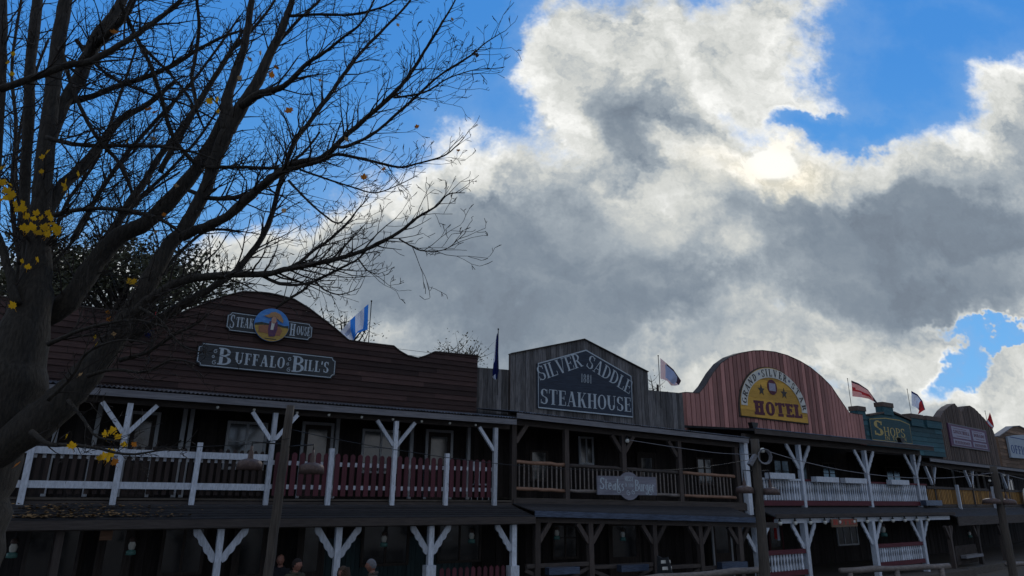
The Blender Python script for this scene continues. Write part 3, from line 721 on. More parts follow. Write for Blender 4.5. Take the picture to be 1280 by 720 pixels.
def balusters(root, ua, ub, z0, z1, v, pitch=.16, name='baluster_row'):
    mb = MB(); k = ua+.1
    while k < ub-.06:
        H = z1-z0; w = .058; mb.tone = random.random()
        pf = [(0, .75), (.1, 1), (.25, .95), (.4, .5), (.5, .42), (.6, .6), (.75, 1), (.88, .7), (1, .75)]
        L = [(k-w*a, z0+H*t) for t, a in pf]; Rr = [(k+w*a, z0+H*t) for t, a in pf]
        mb.prism(L+Rr[::-1], v-.02, v+.02); k += pitch
    return mb.build(name, WHITE, root)
for a, b in zip([.35]+ups[1:], ups[1:]+[UH+.05]):
    if b-a < .3: continue
    a += .09; b -= .09
    r_ = balusters(hb_, a, b, 2.98, 3.66, -.12)
    mb = MB(); mb.box(a, b, -.17, -.07, 3.661, 3.73); mb.build('rail', WHITE if a < 1 else REDRAIL, r_)
    mb = MB(); mb.box(a, b, -.18, -.06, 2.80, 2.975); mb.build('rail', REDRAIL, r_)
for a, b in ((965, 985), (1025, 1042), (1104, 1122)): window(hb_, FH.u(a, 575, V3), FH.u(b, 575, V3), 3.5, 4.7, V3-.015, TIMBER, mull=1, trans=1)
door(hb_, FH.u(994, 575, V3), FH.u(1008, 575, V3), 2.75, 4.8, V3-.015, TIMBER, TIMBER)
slab('lower_porch_roof', hb_, .1, UH+.3, [(-.95, 2.42), (-.2, 2.70), (-.2, 2.74), (-.95, 2.47)], SHINGLE)
slab('lower_eave_board', hb_, .1, UH+.3, [(-.99, 2.42), (-.955, 2.42), (-.955, 2.54), (-.99, 2.54)], TIMBERH)
ZW = FH.z(1050, 650, -.8)
slab('lower_beam', hb_, .3, UH, [(-.86, ZW-.07), (-.74, ZW-.07), (-.74, ZW+.08), (-.86, ZW+.08)], WHITE)
lps = []
for px in (947, 1008, 1094, 1155):
    u = FH.u(px, 690, -.8); lps.append(u)
    post(hb_, u, .28, ZW-.07, -.8, WHITE, .19, 1, .8, .7, True, 'porch_post')
for a, b in ((lps[0], lps[1]), (lps[2], lps[3])):
    r_ = balusters(hb_, a+.08, b-.08, .78, 1.28, -.8, .17); zr = 1.28
    mb = MB(); mb.box(a+.1, b-.1, -.86, -.74, 1.283, 1.42); mb.box(a+.1, b-.1, -.86, -.74, .62, .775); mb.build('rail', REDRAIL, r_)
for a, b in ((1046, 1072),): window(hb_, FH.u(a, 675, V3), FH.u(b, 675, V3), 1.0, 2.3, V3-.015, FRAMEW, mull=2, trans=0)
door(hb_, FH.u(960, 680, V3), FH.u(978, 680, V3), .3, 2.3, V3-.015, TIMBER, REDRAIL)
# ---------------------------------------------------------------- 4 green stepped front
V4 = 3.45
gr = FH.empty('green_clapboard_building'); tag(gr, 'blue-green clapboard front with four square blocks on top beside the red arch', 'building')
rt = [(1066,510),(1076,509.7),(1077.5,520),(1081.4,520),(1099,517),(1098.4,505.8),(1110.6,505.4),(1112,516.5),(1122,521.4),(1133.4,525.8),(1133.4,520),(1148,520),(1150,532),(1153.4,530.5),(1153,522.9),(1169,522.9)]
T4 = tl(FH, rt, V4)
ua = T4[0][0]; ub = FH.u(1173, 550, V4)+.3; T4[-1] = (ub, T4[-1][1])
for i, j in ((1, 2), (4, 5), (6, 7), (9, 10), (11, 12), (13, 14)):   # plumb the block sides
    m_ = (T4[i][0]+T4[j][0])/2; T4[i] = (m_, T4[i][1]); T4[j] = (m_+.001, T4[j][1])
poly = [(ua, 5.45), (ub, 5.45)]+T4[::-1]
mb = MB(); mb.prism(poly, V4-.1, V4+.02)
fr4 = mb.build('false_front', GREEN, gr)
mb = MB(); body4 = [(ua, 5.45), (ub, 5.45), (ub, min(T4[-1][1], T4[12][1])-.12), (T4[12][0], T4[12][1]-.02), (T4[9][0], T4[9][1]-.05), (T4[7][0], T4[7][1]-.03), (T4[4][0], T4[4][1]-.03), (T4[2][0], T4[2][1]-.03), (ua, T4[2][1]-.03)]
boards(mb, body4, .26, V4-.1, True); mb.build('clapboards', GREEN, fr4)
for i, j in ((0, 1), (5, 6), (10, 11), (14, 15)):
    a, b = T4[i], T4[j]; zt = max(a[1], b[1]); zl = zt-.75
    mb = MB(); mb.box(a[0]+.02, b[0]-.02, V4-.22, V4+.2, zl+.1, zt-.05); ck = mb.build('top_block', GREEN, gr)
    mb = MB(); mb.box(a[0]-.01, b[0]+.01, V4-.26, V4+.24, zt-.22, zt+.02); mb.build('block_cap', DBROWN, ck)
mb = MB()
for a, b in ((T4[3], T4[4]), (T4[7], T4[9])): mb.bar((a[0], V4-.05, a[1]+.04), (b[0], V4-.05, b[1]+.04), .4, .09)
mb.build('coping', DBROWN, fr4)
shell(gr, UHW+.02, ub, V4+.03, 5.3, WALLD)
# ---------------------------------------------------------------- 5 brown double-humped front and its porch
V5 = 3.2
db = FG.empty('humped_brown_building'); tag(db, 'dark brown plank front with a notched double-hump top and a yellow-slatted balcony, far right', 'building')
rt = [(1173.5,556),(1171.5,535),(1175,520),(1179.5,513),(1185,508),(1192,504.4),(1196,509),(1200,514),(1202.5,514),(1204.4,508),(1211,507),(1217.5,511),(1224,517.5),(1231,525),(1239,535),(1245,544)]
T5 = tl(FG, rt, V5); ur = FG.u(1248, 572, V5); T5[-1] = (ur, T5[-1][1])
ul = (T5[0][0]+T5[1][0])/2; T5[0] = (ul, 5.3); T5[1] = (ul, T5[1][1])
poly = [(ul, 5.3), (ur, 5.3)]+T5[1:][::-1]
mb = MB(); boards(mb, poly, .27, V5-.003, False, gap=.05, thick=.05, even=True); f5 = mb.build('false_front', DBROWN, db)
mb = MB(); mb.prism(poly, V5, V5+.4); mb.build('backing', DBROWN, f5)
UGE = ur+9
shell(db, .1, ur-.02, V5+.56, 5.0, WALLD)
deck(db, .1, UGE, 2.72, V5); walk(db, .1, UGE, V5, -1.2)
c0 = FG.uz(1150, 573, -.4); c1 = FG.uz(1276, 588, -.4)
def cz(u): return c0[1]+(c1[1]-c0[1])*(u-c0[0])/(c1[0]-c0[0])
tilted_bar('eave_board', db, .1, cz(.1), UGE, cz(UGE), -.42, .16, .04, FASC)
mb = MB(); mb.add([(.1, -.45, cz(.1)+.09), (UGE, -.45, cz(UGE)+.09), (UGE, V5-.03, cz(UGE)+.5), (.1, V5-.03, cz(.1)+.5), (.1, -.45, cz(.1)+.06), (UGE, -.45, cz(UGE)+.06), (UGE, V5-.03, cz(UGE)+.46), (.1, V5-.03, cz(.1)+.46)],
    [(0,1,2,3),(7,6,5,4),(0,4,5,1),(1,5,6,2),(2,6,7,3),(3,7,4,0)]); mb.build('porch_roof', SHINGLE, db)
tilted_bar('eave_beam', db, .1, cz(.1)-.16, UGE, cz(UGE)-.16, 0, .2, .14, TIMBERH)
for px in (1165, 1212.5, 1257):
    u = FG.u(px, 600, -.02); post(db, u, 2.6, cz(u)-.25, -.02, TIMBER, .14, 1, .8, .6, False, 'balcony_post', bm=WHITE)
for px in (1199, 1243):
    u = FG.u(px, 625, -.2); post(db, u, 2.2, 3.75, -.2, WHITE, .12, 0, name='rail_post')
gp = [.1]+[FG.u(px, 620, -.05) for px in (1165, 1199, 1216, 1243, 1257, 1290)]
for a, b in zip(gp, gp[1:]):
    mb = MB(); k = a+.1
    while k < b-.05: mb.tone = random.random(); mb.box(k, k+.1, -.06, -.035, 2.86, 3.52); k += .19
    r_ = mb.build('slat_panel', YSLAT, db)
    mb = MB(); mb.box(a+.02, b-.02, -.1, -.0, 3.53, 3.64); mb.box(a+.02, b-.02, -.09, -.01, 2.74, 2.85); mb.build('rail', TIMBERH, r_)
for a, b in ((1158, 1164), (1184, 1191), (1221, 1227), (1268, 1275)): window(db, FG.u(a, 600, V5), FG.u(b, 600, V5), 3.3, 4.6, V5+.5, FRAMEW, mull=1, trans=0)
for px in (1153, 1170, 1182, 1203, 1232, 1240, 1263): mb = MB(); u = FG.u(px, 600, V5); mb.box(u-.05, u+.05, V5+.42, V5+.52, 2.75, 4.9); mb.build('wall_trim', FRAMEW, db)
slab('lower_porch_roof', db, .35, UGE, [(-1.0, 2.3), (-.1, 2.66), (-.1, 2.7), (-1.0, 2.35)], SHINGLE)
slab('lower_eave_board', db, .35, UGE, [(-1.04, 1.98), (-1.0, 1.98), (-1.0, 2.36), (-1.04, 2.36)], TIMBERH)
slab('floor_beam', db, .35, UGE, [(-.17, 2.45), (-.11, 2.45), (-.11, 2.68), (-.17, 2.68)], GUTTER)
for px in (1190, 1225, 1255): u = FG.u(px, 690, -.8); post(db, u, .28, 1.98, -.8, TIMBER, .16, 1, .5, .4, name='porch_post')
mb = MB(); k = FG.u(1196, 700, -.8); e = FG.u(1222, 700, -.8)
while k < e: mb.box(k, k+.06, -.82, -.78, .4, 1.15); k += .14
mb.build('baluster_row', TIMBER, db)
# ---------------------------------------------------------------- 6 tan clapboard front
tb = FG.empty('tan_clapboard_building'); tag(tb, 'tan brown clapboard front with a low pointed top at the right edge', 'building')
rt = [(1246,546),(1264,533.5),(1272,533),(1292,543)]
T6 = tl(FG, rt, V5+.3); a = T6[0][0]; b = T6[-1][0]+4
poly = [(a, 5.2), (b, 5.2), (b, T6[-1][1]-.8), T6[3], T6[2], T6[1], T6[0]]
mb = MB(); boards(mb, poly, .26, V5+.3, True); f6 = mb.build('false_front', TAN, tb)
mb = MB(); mb.prism(poly, V5+.297, V5+.5); mb.build('backing', TAN, f6)
mb = MB()
for p, q in zip(T6, T6[1:]): mb.bar((p[0], V5+.4, p[1]+.03), (q[0], V5+.4, q[1]+.03), .5, .06)
mb.build('coping', FASC, f6)
shell(tb, ur+.02, b, V5+.8, 5.0, WALLD)
# ================================================================== SIGNS
class Thing:
    """a thing set at (u,v,z) of a street frame; its parts are given in the frame's own u,v,z"""
    def __init__(s, fr, name, u, v, z, label, cat, group=None):
        s.o = fr.empty(name, u, v, z); s.c = (u, v, z); tag(s.o, label, cat, group)
    def part(s, mb, name, m, parent=None, smooth=False):
        mb.v = [(x-s.c[0], y-s.c[1], z-s.c[2]) for x, y, z in mb.v]
        return mb.build(name, m, parent or s.o, smooth)
def box_uz(fr, v, pts):
    q = [fr.uz(x, y, v) for x, y in pts]
    return min(a for a, _ in q), max(a for a, _ in q), min(b for _, b in q), max(b for _, b in q)
def notch_poly(u0, u1, z0, z1, c, left=True, right=True):
    p = []
    def q(cx, cz_, a0, a1):
        return [(cx+c*math.cos(R(a0+(a1-a0)*i/4)), cz_+c*math.sin(R(a0+(a1-a0)*i/4))) for i in range(5)]
    p += q(u0, z0, 90, 0) if left else [(u0, z0)]
    p += q(u1, z0, 180, 90) if right else [(u1, z0)]
    p += q(u1, z1, 270, 180) if right else [(u1, z1)]
    p += q(u0, z1, 0, -90) if left else [(u0, z1)]
    return p
def mean_rect(fr, v, tl_, tr, br, bl):
    a, b, c, d = [fr.uz(*p, v) for p in (tl_, tr, br, bl)]
    return (a[0]+d[0])/2, (b[0]+c[0])/2, (c[1]+d[1])/2, (a[1]+b[1])/2
vS = V1B-.16
# long saloon sign
u0, u1, z0, z1 = mean_rect(FB, vS, (247, 429), (419, 445.5), (419, 473.5), (245, 458))
t = Thing(FB, 'name_sign', (u0+u1)/2, vS, z0, 'long dark notched board with BUFFALO BILLS in silver letters on the brown clapboards', 'sign')
mb = MB(); mb.prism(notch_poly(u0, u1, z0, z1, .09), vS-.04, vS); t.part(mb, 'board', SIGNB)
mb = MB(); line(mb, notch_poly(u0+.03, u1-.03, z0+.03, z1-.03, .09), .02, vS-.043, True); t.part(mb, 'border', SILVER)
mb = MB(); H = z1-z0; zc = z0+H*.24; W_ = u1-u0
word(mb, 'UFFALO', (u0+W_*.255, zc), (u0+W_*.61, zc), H*.50, vS-.042, T=.2, t=.06, s=.07, space=.13)
t.part(mb, 'lettering', SILVER); mb = MB()
word(mb, "ILL'S", (u0+W_*.755, zc), (u0+W_*.945, zc), H*.50, vS-.042, T=.2, t=.06, s=.07, space=.12); t.part(mb, 'lettering', SILVER)
for uu in (.14, .665):
    a = u0+W_*uu; mb = MB(); word(mb, 'B', (a, z0+H*.14), (a+W_*.085, z0+H*.14), H*.72, vS-.042, T=.17, t=.06, s=.07)
    t.part(mb, 'initial_letter', SILVER); mb = MB()
    for k_, (dx, dz, r_) in enumerate(((-.02, .2, .10), (-.03, .45, .07), (-.02, .68, .09))): swirl(mb, (a+W_*dx, z0+H*dz), H*r_, vS-.0425-.0005*k_, .014, 1.2, 60)
    t.part(mb, 'scrollwork', SILVER)
# two-part steak house sign and its round picture
cu, czn = FB.uz(339, 407, vS)
def steak(txt, pts, label, lft):
    u0, u1, z0, z1 = mean_rect(FB, vS, *pts)
    t = Thing(FB, 'small_sign', (u0+u1)/2, vS, z0, label, 'sign')
    mb = MB(); mb.prism(notch_poly(u0, u1, z0, z1, .08, lft, not lft), vS-.035, vS); t.part(mb, 'board', SIGNB)
    mb = MB(); P = notch_poly(u0+.025, u1-.025, z0+.025, z1-.025, .08, lft, not lft); line(mb, P, .018, vS-.038, True); t.part(mb, 'border', SILVER)
    mb = MB(); H = z1-z0; W_ = u1-u0
    if lft: word(mb, txt[0], (u0+.09, z0+H*.16), (u0+W_*.23, z0+H*.16), H*.7, vS-.037, T=.16, t=.06, s=.07); word(mb, txt[1:], (u0+W_*.28, z0+H*.25), (u1-W_*.20, z0+H*.25), H*.52, vS-.037, T=.21, t=.06, s=.07, space=.1)
    else: word(mb, txt[0], (u0+W_*.24, z0+H*.16), (u0+W_*.42, z0+H*.16), H*.7, vS-.037, T=.2, t=.07, s=.07); word(mb, txt[1:], (u0+W_*.47, z0+H*.25), (u1-.07, z0+H*.25), H*.52, vS-.037, T=.21, t=.06, s=.07, space=.1)
    t.part(mb, 'lettering', SILVER)
steak('STEAK', ((283, 390), (325, 394), (325, 418), (283, 414)), 'small dark board reading STEAK left of the round painted picture', True)
steak('HOUSE', ((353, 400.5), (390, 405), (390, 426.5), (353, 422)), 'small dark board reading HOUSE right of the round painted picture', False)
ru = (FB.u(360.8, 407, vS)-FB.u(317, 407, vS))/2; rz_ = (FB.z(339, 386.4, vS)-FB.z(339, 428, vS))/2; rr = (ru+rz_)/2
t = Thing(FB, 'round_painting', cu, vS, czn-rr, 'round painted picture of a person in a wide straw hat under blue sky', 'sign')
PSKY = mat('painted_blue', (.035, .17, .50), .6, .5, (.12, .30, .55), (2, 2, 4), bump=.05, tone=False)
PYEL = mat('painted_field_yellow', (.42, .30, .06), .6, .6, (.30, .17, .06), (3, 3, 8), bump=.05, tone=False)
PHAT = mat('painted_straw', (.42, .25, .12), .6, .5, (.28, .15, .07), (8, 8, 8), bump=.05, tone=False)
PSKIN = mat('painted_skin', (.50, .30, .22), .6, .4, None, (8, 8, 8), bump=.05, tone=False)
PROBE = mat('painted_plum', (.13, .05, .09), .6, .5, (.06, .03, .10), (6, 6, 6), bump=.05, tone=False)
PHORSE = mat('painted_rust', (.32, .14, .07), .6, .5, (.22, .10, .06), (5, 5, 5), bump=.05, tone=False)
PDARK = mat('painted_dark_green', (.04, .055, .045), .6, .5, None, (5, 5, 5), bump=.05, tone=False)
def ell(cx, cz_, a, b, a0=0, a1=360, n=40): return [(cx+a*math.cos(R(a0+(a1-a0)*i/n)), cz_+b*math.sin(R(a0+(a1-a0)*i/n))) for i in range(n if a1-a0 == 360 else n+1)]
mb = MB(); mb.prism(ell(cu, czn, rr, rr), vS-.09, vS-.03); t.part(mb, 'disc', PSKY)
def flat(t, pts, v, name, m): 
    mb = MB(); mb.prism([(cu+a*rr, czn+b*rr) for a, b in pts], v, v+.004); t.part(mb, name, m)
low = [(math.cos(R(a)), math.sin(R(a))) for a in range(186, 357, 6)]
flat(t, [(x*.985, y*.985) for x, y in low]+[(.9, .05), (.5, .0), (.1, .06), (-.4, .0), (-.9, .03)], vS-.0945, 'painted_field', PYEL)
flat(t, [(-.97, .0), (-.6, .1), (-.2, .06), (.3, .1), (.7, .02), (.96, .06), (.96, -.1), (.3, -.06), (-.5, -.05), (-.96, -.12)], vS-.099, 'painted_trees', PDARK)
flat(t, [(-.75, -.15), (-.4, -.05), (.45, -.05), (.62, -.3), (.5, -.62), (-.2, -.55), (-.7, -.5)], vS-.1035, 'painted_rock', PHORSE)
flat(t, [(-.16, .2), (.3, .22), (.34, -.2), (.22, -.68), (-.12, -.72), (-.2, -.3)], vS-.108, 'painted_coat', PROBE)
flat(t, [(-.06, -.3), (.1, -.3), (.18, .42), (-.02, .42)], vS-.1125, 'painted_shirt', CREAM)
flat(t, [(.08+.15*math.cos(R(a)), .3+.22*math.sin(R(a))) for a in range(0, 360, 20)], vS-.117, 'painted_face', PSKIN)
flat(t, [(-.52, .48), (-.2, .40), (.1, .52), (.38, .30), (.6, .18), (.62, .34), (.42, .68), (.1, .80), (-.12, .74), (-.25, .6)], vS-.1215, 'painted_hat', PHAT)
flat(t, [(-.35, -.82), (.35, -.82), (.3, -.87), (-.3, -.87)], vS-.0995, 'painted_caption', PDARK)
# gable sign
vg2 = vg-.05
Pg = tl(FS, [(671, 510), (790.5, 522), (788.8, 470.6), (731.5, 437.5), (671, 454.4)], vg2)
ua_ = (Pg[0][0]+Pg[4][0])/2; ub_ = (Pg[1][0]+Pg[2][0])/2
Pg = [(ua_, Pg[0][1]), (ub_, Pg[1][1]), (ub_, Pg[2][1]), Pg[3], (ua_, Pg[4][1])]
t = Thing(FS, 'gable_sign', (ua_+ub_)/2, vg2, Pg[0][1], 'large slate blue gable-shaped board reading SILVER SADDLE 1881 STEAKHOUSE on grey planks', 'sign')
mb = MB(); mb.prism(Pg, vg2-.05, vg2+.02); t.part(mb, 'board', SIGNN)
cg = (sum(p[0] for p in Pg)/5, sum(p[1] for p in Pg)/5)
mb = MB(); line(mb, [(cg[0]+(p[0]-cg[0])*.985, cg[1]+(p[1]-cg[1])*.985) for p in Pg], .045, vg2-.053, True); t.part(mb, 'border', SILVER)
mb = MB(); L_ = lambda x, y: FS.uz(660+x/8, 435+y/8, vg2-.05)
word(mb, 'STEAKHOUSE', L_(125, 556), L_(1030, 640), FS.z(676+.2, 484.6, vg2)-FS.z(676, 503.5, vg2), vg2-.052, T=.17, t=.045, s=.04, space=.08)
t.part(mb, 'lettering', SILVER); mb = MB(); word(mb, 'SILVER', L_(122, 330), L_(552, 180), .50, vg2-.052, T=.14, t=.045, s=.045, space=.06)
t.part(mb, 'lettering', SILVER); mb = MB(); word(mb, 'SADDLE', L_(578, 185), L_(1010, 462), .50, vg2-.052, T=.14, t=.045, s=.045, space=.06)
t.part(mb, 'lettering', SILVER); mb = MB(); word(mb, '1881', L_(530, 340), L_(636, 355), .30, vg2-.052, T=.12, t=.04, s=.04, space=.16)
t.part(mb, 'lettering', SILVER)
# hotel arch sign
vh = V3-.38
ax0 = FH.u(923.7, 515, vh); ax1 = FH.u(1010, 525, vh); az0 = (FH.z(923.7, 521, vh)+FH.z(1011.4, 530.5, vh))/2; azt = FH.z(960, 458.6, vh)
acx = (ax0+ax1)/2; aw = (ax1-ax0)/2; ah = azt-az0
def arch(k, dz=0, n=36, base=None): return [(acx+aw*k*math.cos(R(180*i/n)), az0+dz+(ah-dz)*(1-(1-k)*aw/ah if k < 1 else 1)*math.sin(R(180*i/n))) for i in range(n+1)]
t = Thing(FH, 'arch_sign', acx, vh, az0, 'arched yellow hotel sign with a cream lettered band on the red planks', 'sign')
mb = MB(); P = [(acx+aw, az0), *[(x, z) for x, z in [(acx+aw*math.cos(R(180*i/36)), az0+.28+(ah-.28)*math.sin(R(180*i/36))) for i in range(37)]], (acx-aw, az0)]
mb.prism(P, vh-.02, vh+.07); t.part(mb, 'rim', TIMBERH)
Pin = [(acx+(x-acx)*.965, az0+.05+(z-az0)*.96) for x, z in P]
mb = MB(); boards(mb, Pin, .28, vh-.005, True, thick=.05, lap=.004); t.part(mb, 'board', YELLOWB)
mb = MB(); pts_o = []; pts_i = []
bo = lambda a, k: (acx+aw*.955*(1-k)*math.cos(a), az0+.5+((ah-.58)-(aw*.955*k))*math.sin(a))
n_ = 40
for i in range(n_):
    a, b = math.pi*i/n_, math.pi*(i+1)/n_
    q = [bo(a, 0), bo(b, 0), bo(b, .17), bo(a, .17)]
    mb.add([(x, vh-.085, z) for x, z in q]+[(x, vh-.06, z) for x, z in q], [(0, 1, 2, 3), (0, 1, 5, 4), (2, 3, 7, 6)])
t.part(mb, 'lettered_band', CREAM)
def arc_word(mb, txt, f0, f1, h):
    def cv(f):
        a = math.pi*(1-(f0+(f1-f0)*f)); x, z = bo(a, .15); x2, z2 = bo(a-.01, .15); return x, z, math.atan2(z2-z, x2-x)
    word(mb, txt, (0, 0), (1, 0), h, vh-.087, T=.2, t=.1, s=.1, space=.12, curve=cv, xs=h*1.15)
for a_ in (('GRAND', .015, .31, aw*.125), ('SILVER', .375, .665, aw*.13), ('STAR', .72, .985, aw*.125)): mb = MB(); arc_word(mb, *a_); t.part(mb, 'lettering', INK)
for a_ in ((.335, .365), (.675, .705)): mb = MB(); arc_word(mb, '*', *a_, aw*.15); t.part(mb, 'blue_star', INKB)
mb = MB(); word(mb, 'HOTEL', FH.uz(943.5, 518, vh-.06), FH.uz(1002+.5, 523, vh-.06), (FH.z(970, 500, vh)-FH.z(970, 519, vh))*.9, vh-.062, T=.26, t=.16, s=.19, space=.09); t.part(mb, 'hotel_lettering', PURPLE)
q = FH.uz(965, 484, vh-.06); mb = MB(); mb.prism(ell(q[0], q[1], .36, .34), vh-.072, vh-.062); t.part(mb, 'oval_plaque', PURPLE)
mb = MB(); mb.prism([(q[0]-.24, q[1]-.17), (q[0]+.24, q[1]-.17), (q[0]+.24, q[1]+.17), (q[0]-.24, q[1]+.17)], vh-.08, vh-.073); t.part(mb, 'plaque_centre', LILAC)
for px, py in ((951.5, 487.5), (980, 492)):
    q = FH.uz(px, py, vh-.06); mb = MB(); mb.prism([(q[0]+(.26 if i % 2 == 0 else .11)*math.cos(R(90+36*i)), q[1]+(.26 if i % 2 == 0 else .11)*math.sin(R(90+36*i))) for i in range(10)], vh-.07, vh-.062); t.part(mb, 'star', INK)
# green shop sign
v4 = V4-.16
P4 = tl(FH, [(1089, 550.5), (1140.5, 556), (1137, 530.5), (1124, 525), (1105, 522.2), (1086, 523.5)], v4)
P4[5] = (P4[0][0], P4[5][1]); P4[2] = (P4[1][0], P4[2][1])
t = Thing(FH, 'shop_sign', P4[0][0], v4, P4[0][1], 'blue-green board with a curved top reading SHOPS IN TOWN in gold', 'sign')
mb = MB(); mb.prism(P4, v4-.04, v4+.05); t.part(mb, 'board', SIGNG)
cg = (sum(p[0] for p in P4)/6, sum(p[1] for p in P4)/6)
mb = MB(); line(mb, [(cg[0]+(p[0]-cg[0])*.97, cg[1]+(p[1]-cg[1])*.95) for p in P4], .045, v4-.043, True); t.part(mb, 'border', GOLD)
M_ = lambda x, y: FH.uz(1060+x/10.28, 500+y/10.28, v4-.04)
mb = MB(); word(mb, 'S', M_(350, 450), M_(462, 462), M_(380, 265)[1]-M_(380, 455)[1], v4-.042, T=.2, t=.08, s=.05)
word(mb, 'HOPS', M_(470, 460), M_(738, 485), M_(600, 350)[1]-M_(600, 462)[1], v4-.042, T=.13, t=.07, s=.05, space=.1)
word(mb, 'IN TOWN', M_(480, 512), M_(755, 530), M_(600, 480)[1]-M_(600, 523)[1], v4-.042, T=.16, t=.08, s=.05, space=.12); t.part(mb, 'lettering', GOLD)
# panelled sign of the humped front
v5 = V5-.1
u0, u1, z0, z1 = mean_rect(FG, v5, (1184, 530.5), (1231, 536), (1236.5, 563), (1189.5, 559.5))
t = Thing(FG, 'panel_sign', u0, v5, z0, 'plum board with four pale lettered panels on the dark humped front', 'sign')
mb = MB(); mb.box(u0, u1, v5-.04, v5+.06, z0, z1); t.part(mb, 'board', PROBE)
mb = MB(); line(mb, [(u0+.03, z0+.03), (u1-.03, z0+.03), (u1-.03, z1-.03), (u0+.03, z1-.03)], .06, v5-.043, True); t.part(mb, 'border', FASC)
W_, H = u1-u0, z1-z0
for a, b, c, d in ((.06, .52, .40, .88), (.58, .93, .40, .86), (.06, .50, .10, .33), (.56, .94, .10, .33)):
    mb = MB(); mb.box(u0+W_*a, u0+W_*b, v5-.055, v5-.041, z0+H*c, z0+H*d); p = t.part(mb, 'panel', LILAC)
    mb = MB()
    if c > .3:
        word(mb, 'SOUSCHELL' if a < .1 else 'DORADO', (u0+W_*(a+.03), z0+H*.58), (u0+W_*(b-.03), z0+H*.58), H*.15, v5-.057, T=.24, t=.12, s=.09)
        for zz, (e, f) in ((.80, (.05, .8)), (.48, (.2, .9))): line(mb, [(u0+W_*(a+(b-a)*e), z0+H*zz), (u0+W_*(a+(b-a)*f), z0+H*zz)], H*.02, v5-.057)
    else: word(mb, 'HHIRHMH', (u0+W_*(a+.03), z0+H*.14), (u0+W_*(b-.03), z0+H*.14), H*.13, v5-.057, T=.2, t=.1, s=.09)
    t.part(mb, 'lettering', PURPLE, p)
# pale office sign
v6 = V5+.14
P6 = tl(FG, [(1263.5, 572), (1289, 574), (1286, 546), (1278, 543.5), (1268, 544), (1259.5, 546)], v6)
P6[5] = (P6[0][0], P6[5][1]); P6[2] = (P6[1][0], P6[2][1])
t = Thing(FG, 'office_sign', P6[0][0], v6, P6[0][1], 'pale blue-white board reading OFFICE at the right edge', 'sign')
mb = MB(); mb.prism(P6, v6-.06, v6+.08); t.part(mb, 'board', PALESIGN)
mb = MB(); word(mb, 'OFFICE', (P6[0][0]+.3, P6[0][1]+.35), (P6[1][0]-.3, P6[0][1]+.35), .62, v6-.063, T=.2, t=.1, s=.08)
line(mb, [(P6[0][0]+.5, P6[0][1]+1.55), (P6[1][0]-.5, P6[0][1]+1.55)], .07, v6-.063); t.part(mb, 'lettering', INKB)
# steak and burger sign on the grey building's balcony
vb = -.2
u0, u1, z0, z1 = mean_rect(FS, vb, (746, 593.5), (820, 597.5), (820, 620), (746, 617.5))
uc_, zc_ = FS.uz(786, 607.5, vb); rb = (FS.z(786, 590, vb)-FS.z(786, 625, vb))/2
t = Thing(FS, 'burger_sign', uc_, vb, z0, 'slate sign with a round centre reading Steaks and Burger on the grey balcony rail', 'sign')
P = [(u0, z0)]; a0 = math.degrees(math.asin((z0-zc_)/rb)); a1 = math.degrees(math.asin((z1-zc_)/rb))
P += [(uc_+rb*math.cos(R(a)), zc_+rb*math.sin(R(a))) for a in [180-a0+(a0*2+180+0)*i/14 for i in range(15)]][:0]
P = [(u0, z0)]+[(uc_+rb*math.cos(R(180-a0+(180+2*a0)*i/14)), zc_+rb*math.sin(R(180-a0+(180+2*a0)*i/14))) for i in range(15)]+[(u1, z0), (u1, z1)]+[(uc_+rb*math.cos(R(a1+(180-2*a1)*i/14)), zc_+rb*math.sin(R(a1+(180-2*a1)*i/14))) for i in range(15)]+[(u0, z1)]
mb = MB(); mb.prism(P, vb-.03, vb+.02); t.part(mb, 'board', SIGNL)
H = z1-z0; W_ = u1-u0; mb = MB()
word(mb, 'Steaks', (u0+.08, z0+H*.3), (uc_-rb*.5, z0+H*.22), H*.62, vb-.032, T=.17, t=.08, s=.03, space=.05)
t.part(mb, 'lettering', SILVER); mb = MB(); word(mb, 'Burger', (uc_+rb*.48, z0+H*.22), (u1-.10, z0+H*.2), H*.62, vb-.032, T=.17, t=.08, s=.03, space=.05)
t.part(mb, 'lettering', SILVER); mb = MB(); word(mb, 'MISSY', (uc_-rb*.42, zc_+rb*.35), (uc_+rb*.40, zc_+rb*.33), rb*.36, vb-.032, T=.2, t=.1, s=.05)
t.part(mb, 'lettering', SILVER); mb = MB(); word(mb, "N YOU", (uc_-rb*.38, zc_-rb*.05), (uc_+rb*.38, zc_-rb*.07), rb*.26, vb-.032, T=.2, t=.1, s=.05)
t.part(mb, 'lettering', SILVER); mb = MB()
for a, b, r_ in ((-.1, -.5, .2), (.35, -.45, .18), (-.95, -.35, .22)): swirl(mb, (uc_+a*rb, zc_+b*rb), rb*r_, vb-.0355, .02, 1.2, 90)
swirl(mb, (u1-.25, z0+H*.15), .12, vb-.0355, .02); t.part(mb, 'scrollwork', SILVER)
